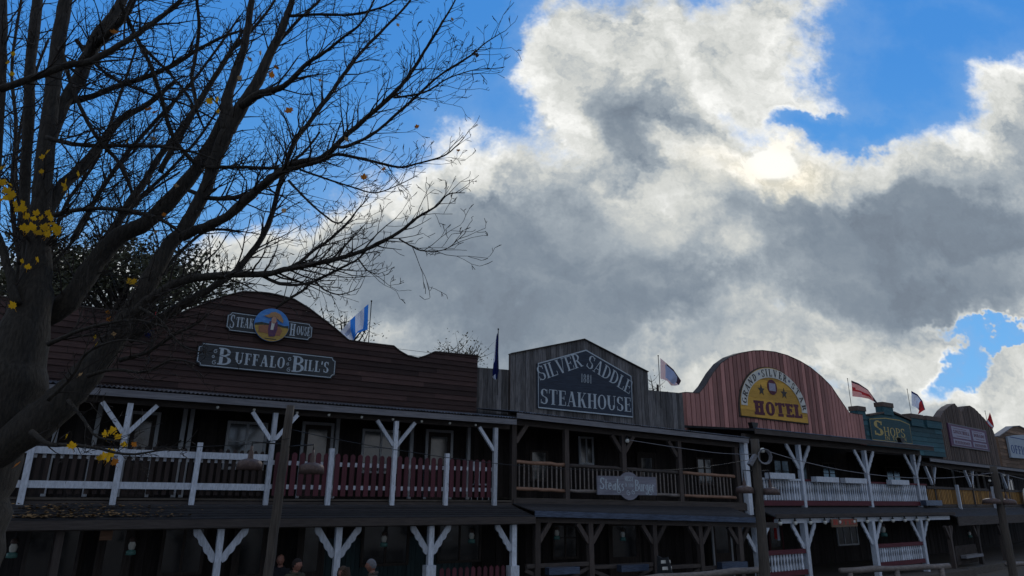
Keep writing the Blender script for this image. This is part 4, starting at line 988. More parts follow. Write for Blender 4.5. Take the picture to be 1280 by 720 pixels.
# small hanging HOTEL board under the red hotel's lower beam
vq = -.95
u0, u1, z0, z1 = mean_rect(FH, vq, (1039, 648.5), (1071, 648.5), (1071, 658.5), (1039, 658.5))
t = Thing(FH, 'hanging_sign', (u0+u1)/2, vq, z0, 'small brown board reading HOTEL in red hanging below the row of small lamps', 'sign')
mb = MB(); mb.box(u0, u1, vq-.02, vq+.02, z0, z1); t.part(mb, 'board', TAN)
for e in (u0+.15, u1-.15): mb = MB(); mb.tube([(e, vq, z1), (e, vq, z1+.12)], .01, 5); t.part(mb, 'hook', BLACKM)
REDL = mat('red_letter_paint', (.40, .05, .03), .6, .2, None, (4, 4, 4), bump=0, tone=False)
mb = MB(); word(mb, 'HOTEL', (u0+.08, z0+.08), (u1-.08, z0+.08), (z1-z0)*.62, vq-.023, T=.26, t=.14, s=.12, space=.1); t.part(mb, 'lettering', REDL)
# blue and white emblem board cut by the right edge, A-frame board, planters
u, z = FG.uz(1283, 624, -.3); t = Thing(FG, 'emblem_board', u, -.3, z-.55, 'round-topped white and blue board on the yellow balcony at the right edge', 'sign')
mb = MB(); mb.prism([(u-.45, z-.55), (u+.45, z-.55), (u+.45, z+.2)]+[(u+.45*math.cos(R(a)), z+.2+.4*math.sin(R(a))) for a in range(15, 180, 15)]+[(u-.45, z+.2)], -.33, -.29); t.part(mb, 'board', CREAM)
mb = MB(); mb.prism([(u-.38, z-.05), (u+.38, z-.05), (u+.38, z+.15), (u, z+.42), (u-.3, z+.2)], -.34, -.331); mb.prism(ell(u-.2, z-.3, .1, .1, n=14), -.34, -.331); t.part(mb, 'blue_emblem', INKB)
# ================================================================== FLAGS
def flag(px, py0, py1, Y, pts, stripes, label, cols, thick=.014):
    """pole from (px,py1) up to (px,py0) plus a hanging cloth; pts: rows of picture points read as a rippled sheet at depth Y"""
    b = at(px, py1, Y); tpp = at(px, py0, Y); tp = Vector((b.x, b.y, tpp.z))
    root = empty('flag', b-Vector((0, 0, .6))); tag(root, label, 'flag', 'flags flying above the false fronts')
    mb = MB(); mb.tube([(0, 0, 0), (0, 0, tp.z-b.z+.65)], thick, 8); mb.tube([(0, 0, tp.z-b.z+.65), (0, 0, tp.z-b.z+.69)], thick*1.8, 8); mb.build('flag_pole', BLACKM, root)
    mb = MB(); nr, nc = len(pts), len(pts[0]); S_ = 4
    def P(i, j):
        i0 = min(int(i), nr-2); j0 = min(int(j), nc-2); fi, fj = i-i0, j-j0
        a, b_, c, d = pts[i0][j0], pts[i0][j0+1], pts[i0+1][j0], pts[i0+1][j0+1]
        return tuple((a[k]*(1-fj)+b_[k]*fj)*(1-fi)+(c[k]*(1-fj)+d[k]*fj)*fi for k in (0, 1))
    V_ = []; NI, NJ = (nr-1)*S_, (nc-1)*S_
    for i in range(NI+1):
        for j in range(NJ+1):
            q = P(i/S_, j/S_); w = at(q[0], q[1], Y+.10*math.sin(j*.9+i*.35)*min(1, j/4))
            V_.append(w-root.location)
    for i in range(NI):
        for j in range(NJ):
            mb.mi = stripes(i/NI, j/NJ); a = i*(NJ+1)+j; mb.face([V_[a], V_[a+1], V_[a+NJ+2], V_[a+NJ+1]])
    mb.build('flag_cloth', cols, root, True)
def cloth(name, c):
    if name in MC: return MC[name]
    m = bpy.data.materials.new(name); m.use_nodes = True; n = NG(m.node_tree); b = m.node_tree.nodes['Principled BSDF']; o = m.node_tree.nodes['Material Output']
    tcn = n.n('ShaderNodeTexCoord'); no = n.noise(tcn.outputs['Object'], 5, 4); cc = n.mix(n.m('MULTIPLY', no, .5), (*c, 1), (*[x*.6 for x in c], 1))
    n.put(b.inputs['Base Color'], cc); b.inputs['Roughness'].default_value = .9
    tr = n.n('ShaderNodeBsdfTranslucent'); n.put(tr.inputs[0], cc); mx = n.n('ShaderNodeMixShader'); mx.inputs[0].default_value = .7
    m.node_tree.links.new(b.outputs[0], mx.inputs[1]); m.node_tree.links.new(tr.outputs[0], mx.inputs[2]); m.node_tree.links.new(mx.outputs[0], o.inputs[0])
    MC[name] = m; return m
CB = cloth('flag_blue', (.04, .22, .70)); CW = cloth('flag_white', (.70, .74, .85)); CN = cloth('flag_navy', (.012, .02, .12)); CR = cloth('flag_red', (.45, .035, .04)); CS = cloth('flag_salmon', (.75, .36, .33)); CG = cloth('flag_grey_blue', (.34, .40, .58)); CK = cloth('flag_dark', (.05, .03, .05))
flag(460.5, 379, 429, 20.2, [[(460.5, 380), (450, 389), (438, 400), (424, 416)], [(460, 397), (450, 405), (438, 412), (430, 421)], [(459.5, 412), (447, 416.5), (442, 425), (435, 427.5)]],
     lambda i, j: 0 if (j < .14 or abs(j-.52) < .09 or (i > .8 and j < .5)) else (2 if (.3 < i < .6 and .66 < j < .88) else 1), 'blue and white flag with blue border flying left behind the brown clapboards', [CB, CW, CG])
flag(622, 414, 470, 21.2, [[(622, 416), (621, 418), (619.5, 426)], [(623, 440), (619.5, 444), (617, 450)], [(623.5, 462), (618.5, 466), (615.5, 470)], [(622, 473), (619, 475), (616, 472)]],
     lambda i, j: 1 if ((j > .5 and i < .38) or (i > .72 and j > .3)) else 0, 'navy flag hanging limp on the low grey planks left of the gable', [CN, CW])
flag(825.3, 447, 490, 25.0, [[(825.5, 447.5), (833, 454), (842, 462), (851.5, 476)], [(825.5, 461), (834, 465), (843, 472), (849, 481)], [(825.5, 473), (834, 476), (839, 482), (845, 482)]],
     lambda i, j: 1 if (.24 < j < .8 and .12 < i < .8) else (0 if j < .3 or i > .5 else 2), 'grey-blue and salmon flag flying between the grey gable and the red arch', [cloth('flag_pale_pink', (.80, .58, .58)), CG, CK])
flag(1064.5, 475, 510, 36, [[(1064, 475.5), (1073, 479), (1085, 487), (1096.5, 503)], [(1065, 486), (1074, 488), (1086, 493), (1097, 504)], [(1065.5, 495.5), (1075, 496.5), (1086, 498.5), (1098, 505)]],
     lambda i, j: 2 if (i < .12 or j > .75) else (1 if abs(i-.45-j*.2) < .1 else 0), 'salmon red flag on the leftmost block of the green front', [CS, CR, CK])
flag(1139.5, 488, 520, 38.5, [[(1139, 488.5), (1147, 493), (1153, 501), (1156.5, 512)], [(1139.5, 499), (1145, 500), (1150, 506), (1153, 514)], [(1140, 507), (1146, 510), (1149, 513), (1147, 518.5)]],
     lambda i, j: 0 if (i < .1) else (1 if j < .55 else 2), 'white, red and navy flag above the right half of the green front', [CN, CW, CR])
flag(1237.5, 515, 545, 47, [[(1237.3, 515.5), (1239, 520), (1242, 530)], [(1235, 523), (1238, 527), (1242.5, 533)], [(1232, 528), (1237, 534), (1241, 536)]],
     lambda i, j: 1 if .5 < i < .8 else 0, 'small red and white flag behind the right slope of the humped front', [CR, CW])
flag(190, 388, 425, 16.4, [[(195, 389), (193, 394), (191, 399)], [(197, 398), (191, 403), (185, 406)], [(193, 412), (188, 411), (182, 407)], [(187, 423), (182, 420), (178, 416)]],
     lambda i, j: 0 if i < .6 else 1, 'red flag with a dark lower end hanging behind the tree fork', [CR, CN])
# ================================================================== POLES, LAMPS, WIRES
def shade_lamp(root, hook, c, r, label_parts=True):
    """one barn lamp: bent arm from the pole, neck and a wide enamel shade (points in world minus root)"""
    mb = MB(); mb.tube([hook, hook+Vector((c.x-hook.x, c.y-hook.y, .06))*.5, Vector((c.x, c.y, hook.z+.05)), c+Vector((0, 0, .34))], .014, 7); a = mb.build('lamp_arm', BLACKM, root, True)
    mb = MB(); mb.lathe(c, [(.0, .36), (.022, .36), (.026, .28), (.045, .24), (.05, .15), (.06, .12)], 14); mb.build('lamp_neck', RUST, a, True)
    mb = MB(); mb.lathe(c, [(.05, .13), (r*.5, .115), (r*.84, .085), (r*.95, .04), (r, -.08), (r-.012, -.08), (r*.92, .03), (r*.8, .07), (.05, .11)], 22); mb.build('lamp_shade', RUST, a, True)
    mb = MB(); mb.lathe(c, [(.0, -.04), (.03, -.03), (.04, .0), (.03, .04), (.02, .1)], 10); mb.build('lamp_bulb', CREAM, a, True)
def pole(pb, pt, Y, r, label, lamps):
    b = at(*pb, Y); t = at(*pt, Y); d = (t-b).normalized(); g0 = b-d*(b.z/d.z)
    root = empty('lamp_pole', g0); tag(root, label, 'lamp pole', 'lamp poles along the street')
    mb = MB(); n = 14; L = (t-g0)
    mb.tube([L*i/n+Vector((random.uniform(-1, 1), random.uniform(-1, 1), 0))*.008 for i in range(n+1)], [r*(1.12-.24*i/n)*random.uniform(.97, 1.03) for i in range(n+1)], 14, jit=.02)
    mb.build('post', POLE, root, True)
    for (lx, ly, rr_, hy) in lamps:
        c = at(lx, ly, Y)-g0; hp_ = at(*(pt[0]+(pb[0]-pt[0])*(hy-pt[1])/(pb[1]-pt[1]), hy), Y)-g0
        shade_lamp(root, hp_, c, rr_)
    return root, t
P1, top1 = pole((336, 712), (363.5, 507), 13, .086, 'rough wooden pole with two rusty shades in front of the brown clapboard building', [(312, 582, .235, 556), (389.5, 587, .235, 559)])
P2, top2 = pole((955.5, 715), (943.5, 549), 19.5, .135, 'thick wooden pole carrying two shades and a coil of cable before the red hotel', [(931, 613, .25, 590), (963.5, 615, .25, 590)])
P3, top3 = pole((1267, 720), (1241.5, 583), 26, .13, 'wooden pole with two dark shades before the yellow-slatted balcony', [(1239.5, 627, .30, 606), (1259, 628, .30, 606)])
c = at(955, 571, 19.4)-P2.location
mb = MB()
for k in range(5): mb.tube([c+Vector(((.15+.012*k)*math.cos(a*.5236), -.02*k, (.17+.01*k)*math.sin(a*.5236))) for a in range(13)], .012, 6, cap=False)
mb.build('cable_coil', FASC, P2, True)
mb = MB(); c = at(953, 563, 19.4)-P2.location; mb.lathe(c, [(0, .07), (.05, .06), (.07, 0), (.05, -.06), (0, -.07)], 10); mb.build('insulator', CREAM, P2, True)
c = at(939.5, 576, 19.4)-P2.location; mb = MB(); mb.bar(c+Vector((.12, 0, .16)), c+Vector((-.1, -.08, -.12)), .13, .10); mb.build('floodlight', FASC, P2)
def wire(pts, label, r=.009, name='wire', m=None):
    o0 = pts[0]; root = None; mb = MB(); P = [p-o0 for p in pts]
    sm = []
    for i in range(len(P)-1):
        p0_, p1_, p2_, p3_ = P[max(i-1, 0)], P[i], P[i+1], P[min(i+2, len(P)-1)]
        for k in range(6):
            t = k/6; sm.append(.5*((2*p1_)+(p2_-p0_)*t+(2*p0_-5*p1_+4*p2_-p3_)*t*t+(3*p1_-p0_-3*p2_+p3_)*t**3))
    sm.append(P[-1]); mb.tube(sm, r, 5); o = mb.build(name, m or BLACKM, None, True); o.location = o0; tag(o, label, 'cable')
def lerpY(pts, Y0, Y1): n = len(pts)-1; return [at(x, y, Y0+(Y1-Y0)*i/n) for i, (x, y) in enumerate(pts)]
wire(lerpY([(364, 537), (430, 551), (500, 563), (575, 574), (660, 583), (760, 588), (860, 586), (941, 574)], 13, 19.4), 'thin cable sagging from the left pole with rusty shades to the thick middle pole', .008)
wire(lerpY([(-120, 540), (60, 556), (200, 559), (300, 556), (362, 548)], 12, 12.9), 'thin cable crossing the white balcony boards to the left pole', .007)
wire(lerpY([(786, 550), (850, 560), (900, 566.5), (942, 568)], 20.6, 19.6), 'pale thin cable from the grey balcony post lamp to the thick middle pole', .010, m=FASC)
wire(lerpY([(953, 562), (1000, 576), (1060, 589), (1130, 597), (1190, 597), (1241, 591)], 19.4, 25.9), 'pale cable sagging from the thick middle pole to the far right pole', .012, m=FASC)
wire(lerpY([(1244, 590), (1300, 603), (1360, 610)], 26, 33), 'pale cable running from the far right pole out of the picture', .012, m=FASC)
wire(lerpY([(1141, 576), (1180, 585), (1215, 593), (1241, 596)], 30.5, 26.1), 'faint dark cable from the hotel porch corner to the far right pole', .009)
# row of small lamps under the hotel's lower edge
def eave_lamp():
    root = empty('eave_lamp'); mb = MB(); mb.lathe((0, 0, 0), [(0, .16), (.03, .16), (.03, .1), (.05, .09), (.05, .05), (.0, .04)], 8); mb.build('socket', BLACKM, root, True)
    mb = MB(); mb.lathe((0, 0, 0), [(0, -.07), (.05, -.05), (.07, 0), (.06, .04), (.03, .08)], 10); mb.build('bulb', CREAM, root, True)
    return root
LG = 'small lamps in a row below the hotel balcony'
proto = eave_lamp(); first = True
for px in (974, 993, 1012, 1030, 1048, 1066, 1083, 1100, 1115, 1130, 1145, 1159):
    o = proto if first else copy_tree(proto); first = False
    u, z = FH.uz(px, 643.5, -.95); o.location = FH.w(u, -.95, 2.42-.17); tag(o, 'small pale round lamp hanging below the white-balustered hotel balcony edge', 'lamp', LG)
proto = eave_lamp(); first = True
for px in (272, 318, 372, 412, 453, 492, 528, 563, 595):
    o = proto if first else copy_tree(proto); first = False; o.scale = (.5, .5, .5)
    u = FB.u(px, 510, -.25); o.location = FB.w(u, -.25, ZE-.16); tag(o, 'tiny pale lamp under the upper eave of the brown clapboard building', 'lamp', 'tiny lamps under the brown building eave')
for (fr, px, py, v, lab) in ((FS, 784, 551, -.2, 'white round lamp on the braced post of the grey balcony'), (FG, 1237, 601, -.6, 'pale round lamp left of the far right pole'), (FG, 1255, 594, -.6, 'pale lamp just right of the far right pole top')):
    o = copy_tree(proto); o.scale = (1, 1, 1); u, z = fr.uz(px, py, v); o.location = fr.w(u, v, z); tag(o, lab, 'lamp', None)
    if 'group' in o: del o['group']
# spot lamps over the hotel and shop signs
def spot(fr, px, py, v, v0, label):
    u, z = fr.uz(px, py, v); t = Thing(fr, 'spotlight', u, v0, z, label, 'spotlight')
    mb = MB(); mb.tube([(u, v0, z-.1), (u, v, z-.1)], .02, 6); t.part(mb, 'arm', BLACKM)
    mb = MB(); mb.prism([(u-.22, z+.12), (u+.22, z+.12), (u+.13, z-.12), (u-.13, z-.12)], v-.1, v+.1); t.part(mb, 'lamp_head', BLACKM)
spot(FH, 941.5, 532, V3-.9, V3-.35, 'small black spotlight below the yellow arched sign')
spot(FH, 1126, 550.5, V4-.9, V4-.13, 'small black spotlight in front of the gold-lettered green sign')
# lanterns hanging in the lower porches
TEALG = mat('teal_glass', (.10, .24, .22), .25, .3, None, (3, 3, 3), bump=0, tone=False)
def lantern():
    root = empty('lantern'); mb = MB(); mb.tube([(0, 0, .42), (0, 0, .2)], .008, 5); mb.tube([(.1*math.cos(a*.45), 0, .1+.14*math.sin(a*.45)) for a in range(8)], .006, 5); mb.build('handle', BLACKM, root)
    mb = MB(); mb.lathe((0, 0, 0), [(0, .22), (.05, .2), (.07, .13), (.05, .12), (0, .12)], 12); mb.build('cap', RUST, root, True)
    mb = MB(); mb.lathe((0, 0, 0), [(.045, .12), (.07, .06), (.055, -.02), (.04, -.03)], 12); mb.build('globe', CREAM, root, True)
    mb = MB(); mb.lathe((0, 0, 0), [(.04, -.03), (.09, -.05), (.095, -.13), (0, -.14)], 12); mb.build('tank', TEALG, root, True)
    return root
proto = lantern(); first = True
for fr, px, py, v, lab in ((FB, 16, 688, -.2, 'lantern hanging in the dark lower porch beside the tree trunk'), (FB, 164.5, 685, -.2, 'teal-bottomed lantern in the lower porch below the leaf-strewn porch roof'),
        (FB, 480, 676, -.2, 'lantern above the grey-haired person'), (FB, 589.5, 672, -.2, 'lantern over the maroon pickets between the last two scalloped posts'), (FS, 696, 668, -.1, 'dim lantern in the grey building lower porch, left of its second post'),
        (FS, 778.5, 670, -.1, 'dim lantern in the grey building lower porch, right of its second post'), (FH, 1104, 664, .2, 'pale lantern above the right-hand white balustrade of the lower hotel porch'), (FG, 1212, 668, .2, 'faint lantern in the lower porch under the yellow balcony')):
    o = proto if first else copy_tree(proto); first = False; u, z = fr.uz(px, py, v); o.location = fr.w(u, v, z); o.scale = (1, 1, 1) if fr is not FH else (1.5, 1.5, 1.5); tag(o, lab, 'lantern', 'lanterns hanging in the lower porches')
# flower boxes
def planter(fr, px0, px1, py, v, h, label, m=None, D_=.22, slope=0.):
    u0, z0 = fr.uz(px0, py, v); u1, _ = fr.uz(px1, py+slope, v); t = Thing(fr, 'planter_box', (u0+u1)/2, v, z0-h/2, label, 'planter', 'flower boxes on the balcony rails')
    mb = MB(); mb.add([(u0, v-D_, z0-h/2), (u1, v-D_, z0-h/2), (u1, v, z0-h/2), (u0, v, z0-h/2), (u0, v-D_, z0+h/2), (u1, v-D_, z0+h/2), (u1, v, z0+h/2), (u0, v, z0+h/2)], [(0,3,2,1),(0,1,5,4),(1,2,6,5),(2,3,7,6),(3,0,4,7)]); t.part(mb, 'box', m or WHITE)
    mb = MB(); mb.box(u0+.02, u1-.02, v-D_+.02, v-.02, z0, z0+h/2-.015); t.part(mb, 'soil', GROUND)
planter(FH, 956, 987, 594.5, -.2, .20, 'pale box on the first white hotel rail right of the thick pole', slope=1.5)
planter(FH, 1014, 1042, 599, -.2, .19, 'left pale box on the wide middle hotel balcony bay', slope=1)
planter(FH, 1050, 1077, 600.5, -.2, .19, 'right pale box on the wide middle hotel balcony bay', slope=1)
planter(FH, 1108, 1130, 602.5, -.2, .19, 'pale box on the last hotel balcony bay before the yellow slats', slope=1)
planter(FS, 681, 719, 713.5, -1.2, .17, 'blue-grey box on the crossed railing left of the second timber post', GUTTER)
planter(FS, 771, 805, 710, -1.2, .17, 'blue-grey box on the crossed railing right of the second timber post', GUTTER)
planter(FS, 896, 928, 707, -1.2, .2, 'blue-grey box on the crossed railing beside the thick pole', GUTTER)
planter(FG, 1151, 1171, 628.5, -.12, .22, 'pale blue box below the first yellow slats', GUTTER)
planter(FG, 1201, 1223, 696, -.85, .12, 'pale ledge box on the dark lower balustrade at far right', FASC)
# hitching rails on posts in front
def hitch(pa, pb, Ya, Yb, r, label):
    a = at(*pa, Ya); b = at(*pb, Yb); root = empty('hitching_rail', ((a.x+b.x)/2, (a.y+b.y)/2, 0)); tag(root, label, 'hitching rail', 'log hitching rails by the boardwalk'); o = root.location
    log('rail', root, a-o, b-o, r, LOGG, .06)
    for f in (.08, .5, .92): q = a.lerp(b, f)-o; mb = MB(); mb.tube([(q.x, q.y, 0), (q.x, q.y, q.z-r*.6)], [r*1.1, r], 9, jit=.05); mb.build('post', LOGG, root, True)
hitch((800, 724), (961, 711), 19.2, 20.6, .085, 'grey log hitching rail ending at the thick middle pole')
hitch((1050, 714), (1186, 707), 24, 25.5, .095, 'grey log hitching rail before the right half of the lower hotel porch')
hitch((1258, 705), (1320, 704), 28, 31, .08, 'grey log hitching rail beside the far right pole')
# leaning A-frame board
u, z = FS.uz(829, 712, -1.9); t = Thing(FS, 'pavement_board', u, -1.9, 0, 'narrow tilted pavement board with pale lettering near the third timber post', 'sign')
zt = FS.z(824, 697, -1.9)
for s_ in (-1, 1): mb = MB(); mb.bar((u, -1.9+s_*.02, zt-.01), (u+.2, -1.9+s_*.3, 0), .42, .025, (1, 0, 0)); f_ = t.part(mb, 'panel', SIGNB)
for k in range(3): mb = MB(); mb.box(u-.16, u+.16, -2.03-.04*k, -2.015-.04*k, zt-.14-.16*k, zt-.06-.16*k); t.part(mb, 'lettering', CREAM)
# small poster and lit shop things inside the lower porch
u, z = FB.uz(133, 668, -.3); t = Thing(FB, 'wall_poster', u, -.3, z-.12, 'small tan square notice hanging under the lower porch beam', 'sign')
mb = MB(); mb.box(u-.11, u+.11, -.31, -.29, z-.11, z+.11); t.part(mb, 'sheet', LOG)
mb = MB(); mb.tube([(u, -.3, z+.11), (u, -.3, 2.45)], .006, 5); t.part(mb, 'cord', BLACKM)
u, z = FH.uz(970, 660, -.3); t = Thing(FH, 'hanging_banner', u, -.3, z-.4, 'narrow red and white cloth hanging in the lower hotel porch', 'banner')
mb = MB(); mb.box(u-.14, u+.02, -.31, -.3, z-.35, z+.35); t.part(mb, 'red_stripe', CR); mb = MB(); mb.box(u+.021, u+.16, -.31, -.3, z-.4, z+.33); t.part(mb, 'white_stripe', CW)
# plastic chair on the balcony
u, z = FB.uz(601, 575, .7); t = Thing(FB, 'balcony_chair', u, .7, 2.92, 'white chair back showing behind the maroon pickets near their right end', 'chair')
mb = MB(); mb.box(u-.2, u+.2, .5, .9, 3.32, 3.36); t.part(mb, 'seat', WHITE)
mb = MB(); mb.box(u-.2, u+.2, .9, .93, 3.75, 3.98); [mb.box(u-.2+.12*k, u-.16+.12*k, .9, .93, 3.36, 3.76) for k in range(4)]; t.part(mb, 'backrest', WHITE)
for a in (-.18, .18):
    for b in (.52, .88): mb = MB(); mb.tube([(u+a, b, 2.92), (u+a, b, 3.32)], .015, 6); t.part(mb, 'leg', WHITE)
# fallen leaves on the lower porch roof
LEAFD = mat('dry_leaf_brown', (.22, .13, .05), .8, .6, (.12, .07, .03), (9, 9, 9), bump=0)
mb = MB(); rn = random.Random(5)
for _ in range(420):
    px = rn.triangular(12, 260, 40); u = FB.u(px, 632, -.8)+rn.uniform(-.1, .1); v = rn.uniform(-1.38, -.35) if rn.random() < .7 else rn.uniform(-1.4, -1.2)
    z = LE+(2.8-LE)*(v+1.42)/1.22+.03; a = rn.uniform(0, 6.28); r_ = rn.uniform(.03, .06); mb.tone = rn.random()
    mb.face([(u+r_*math.cos(a+k*1.57)*(1 if k % 2 else .7), v+r_*math.sin(a+k*1.57)*(1 if k % 2 else .7), z+rn.uniform(0, .03)) for k in range(4)])
o = mb.build('fallen_leaves', LEAFD); o.location = FB.w(0, 0, 0); o.rotation_euler = (0, 0, FB.rz); tag(o, 'dry brown leaves strewn over the left end of the lower porch roof', 'leaves', kind='stuff')
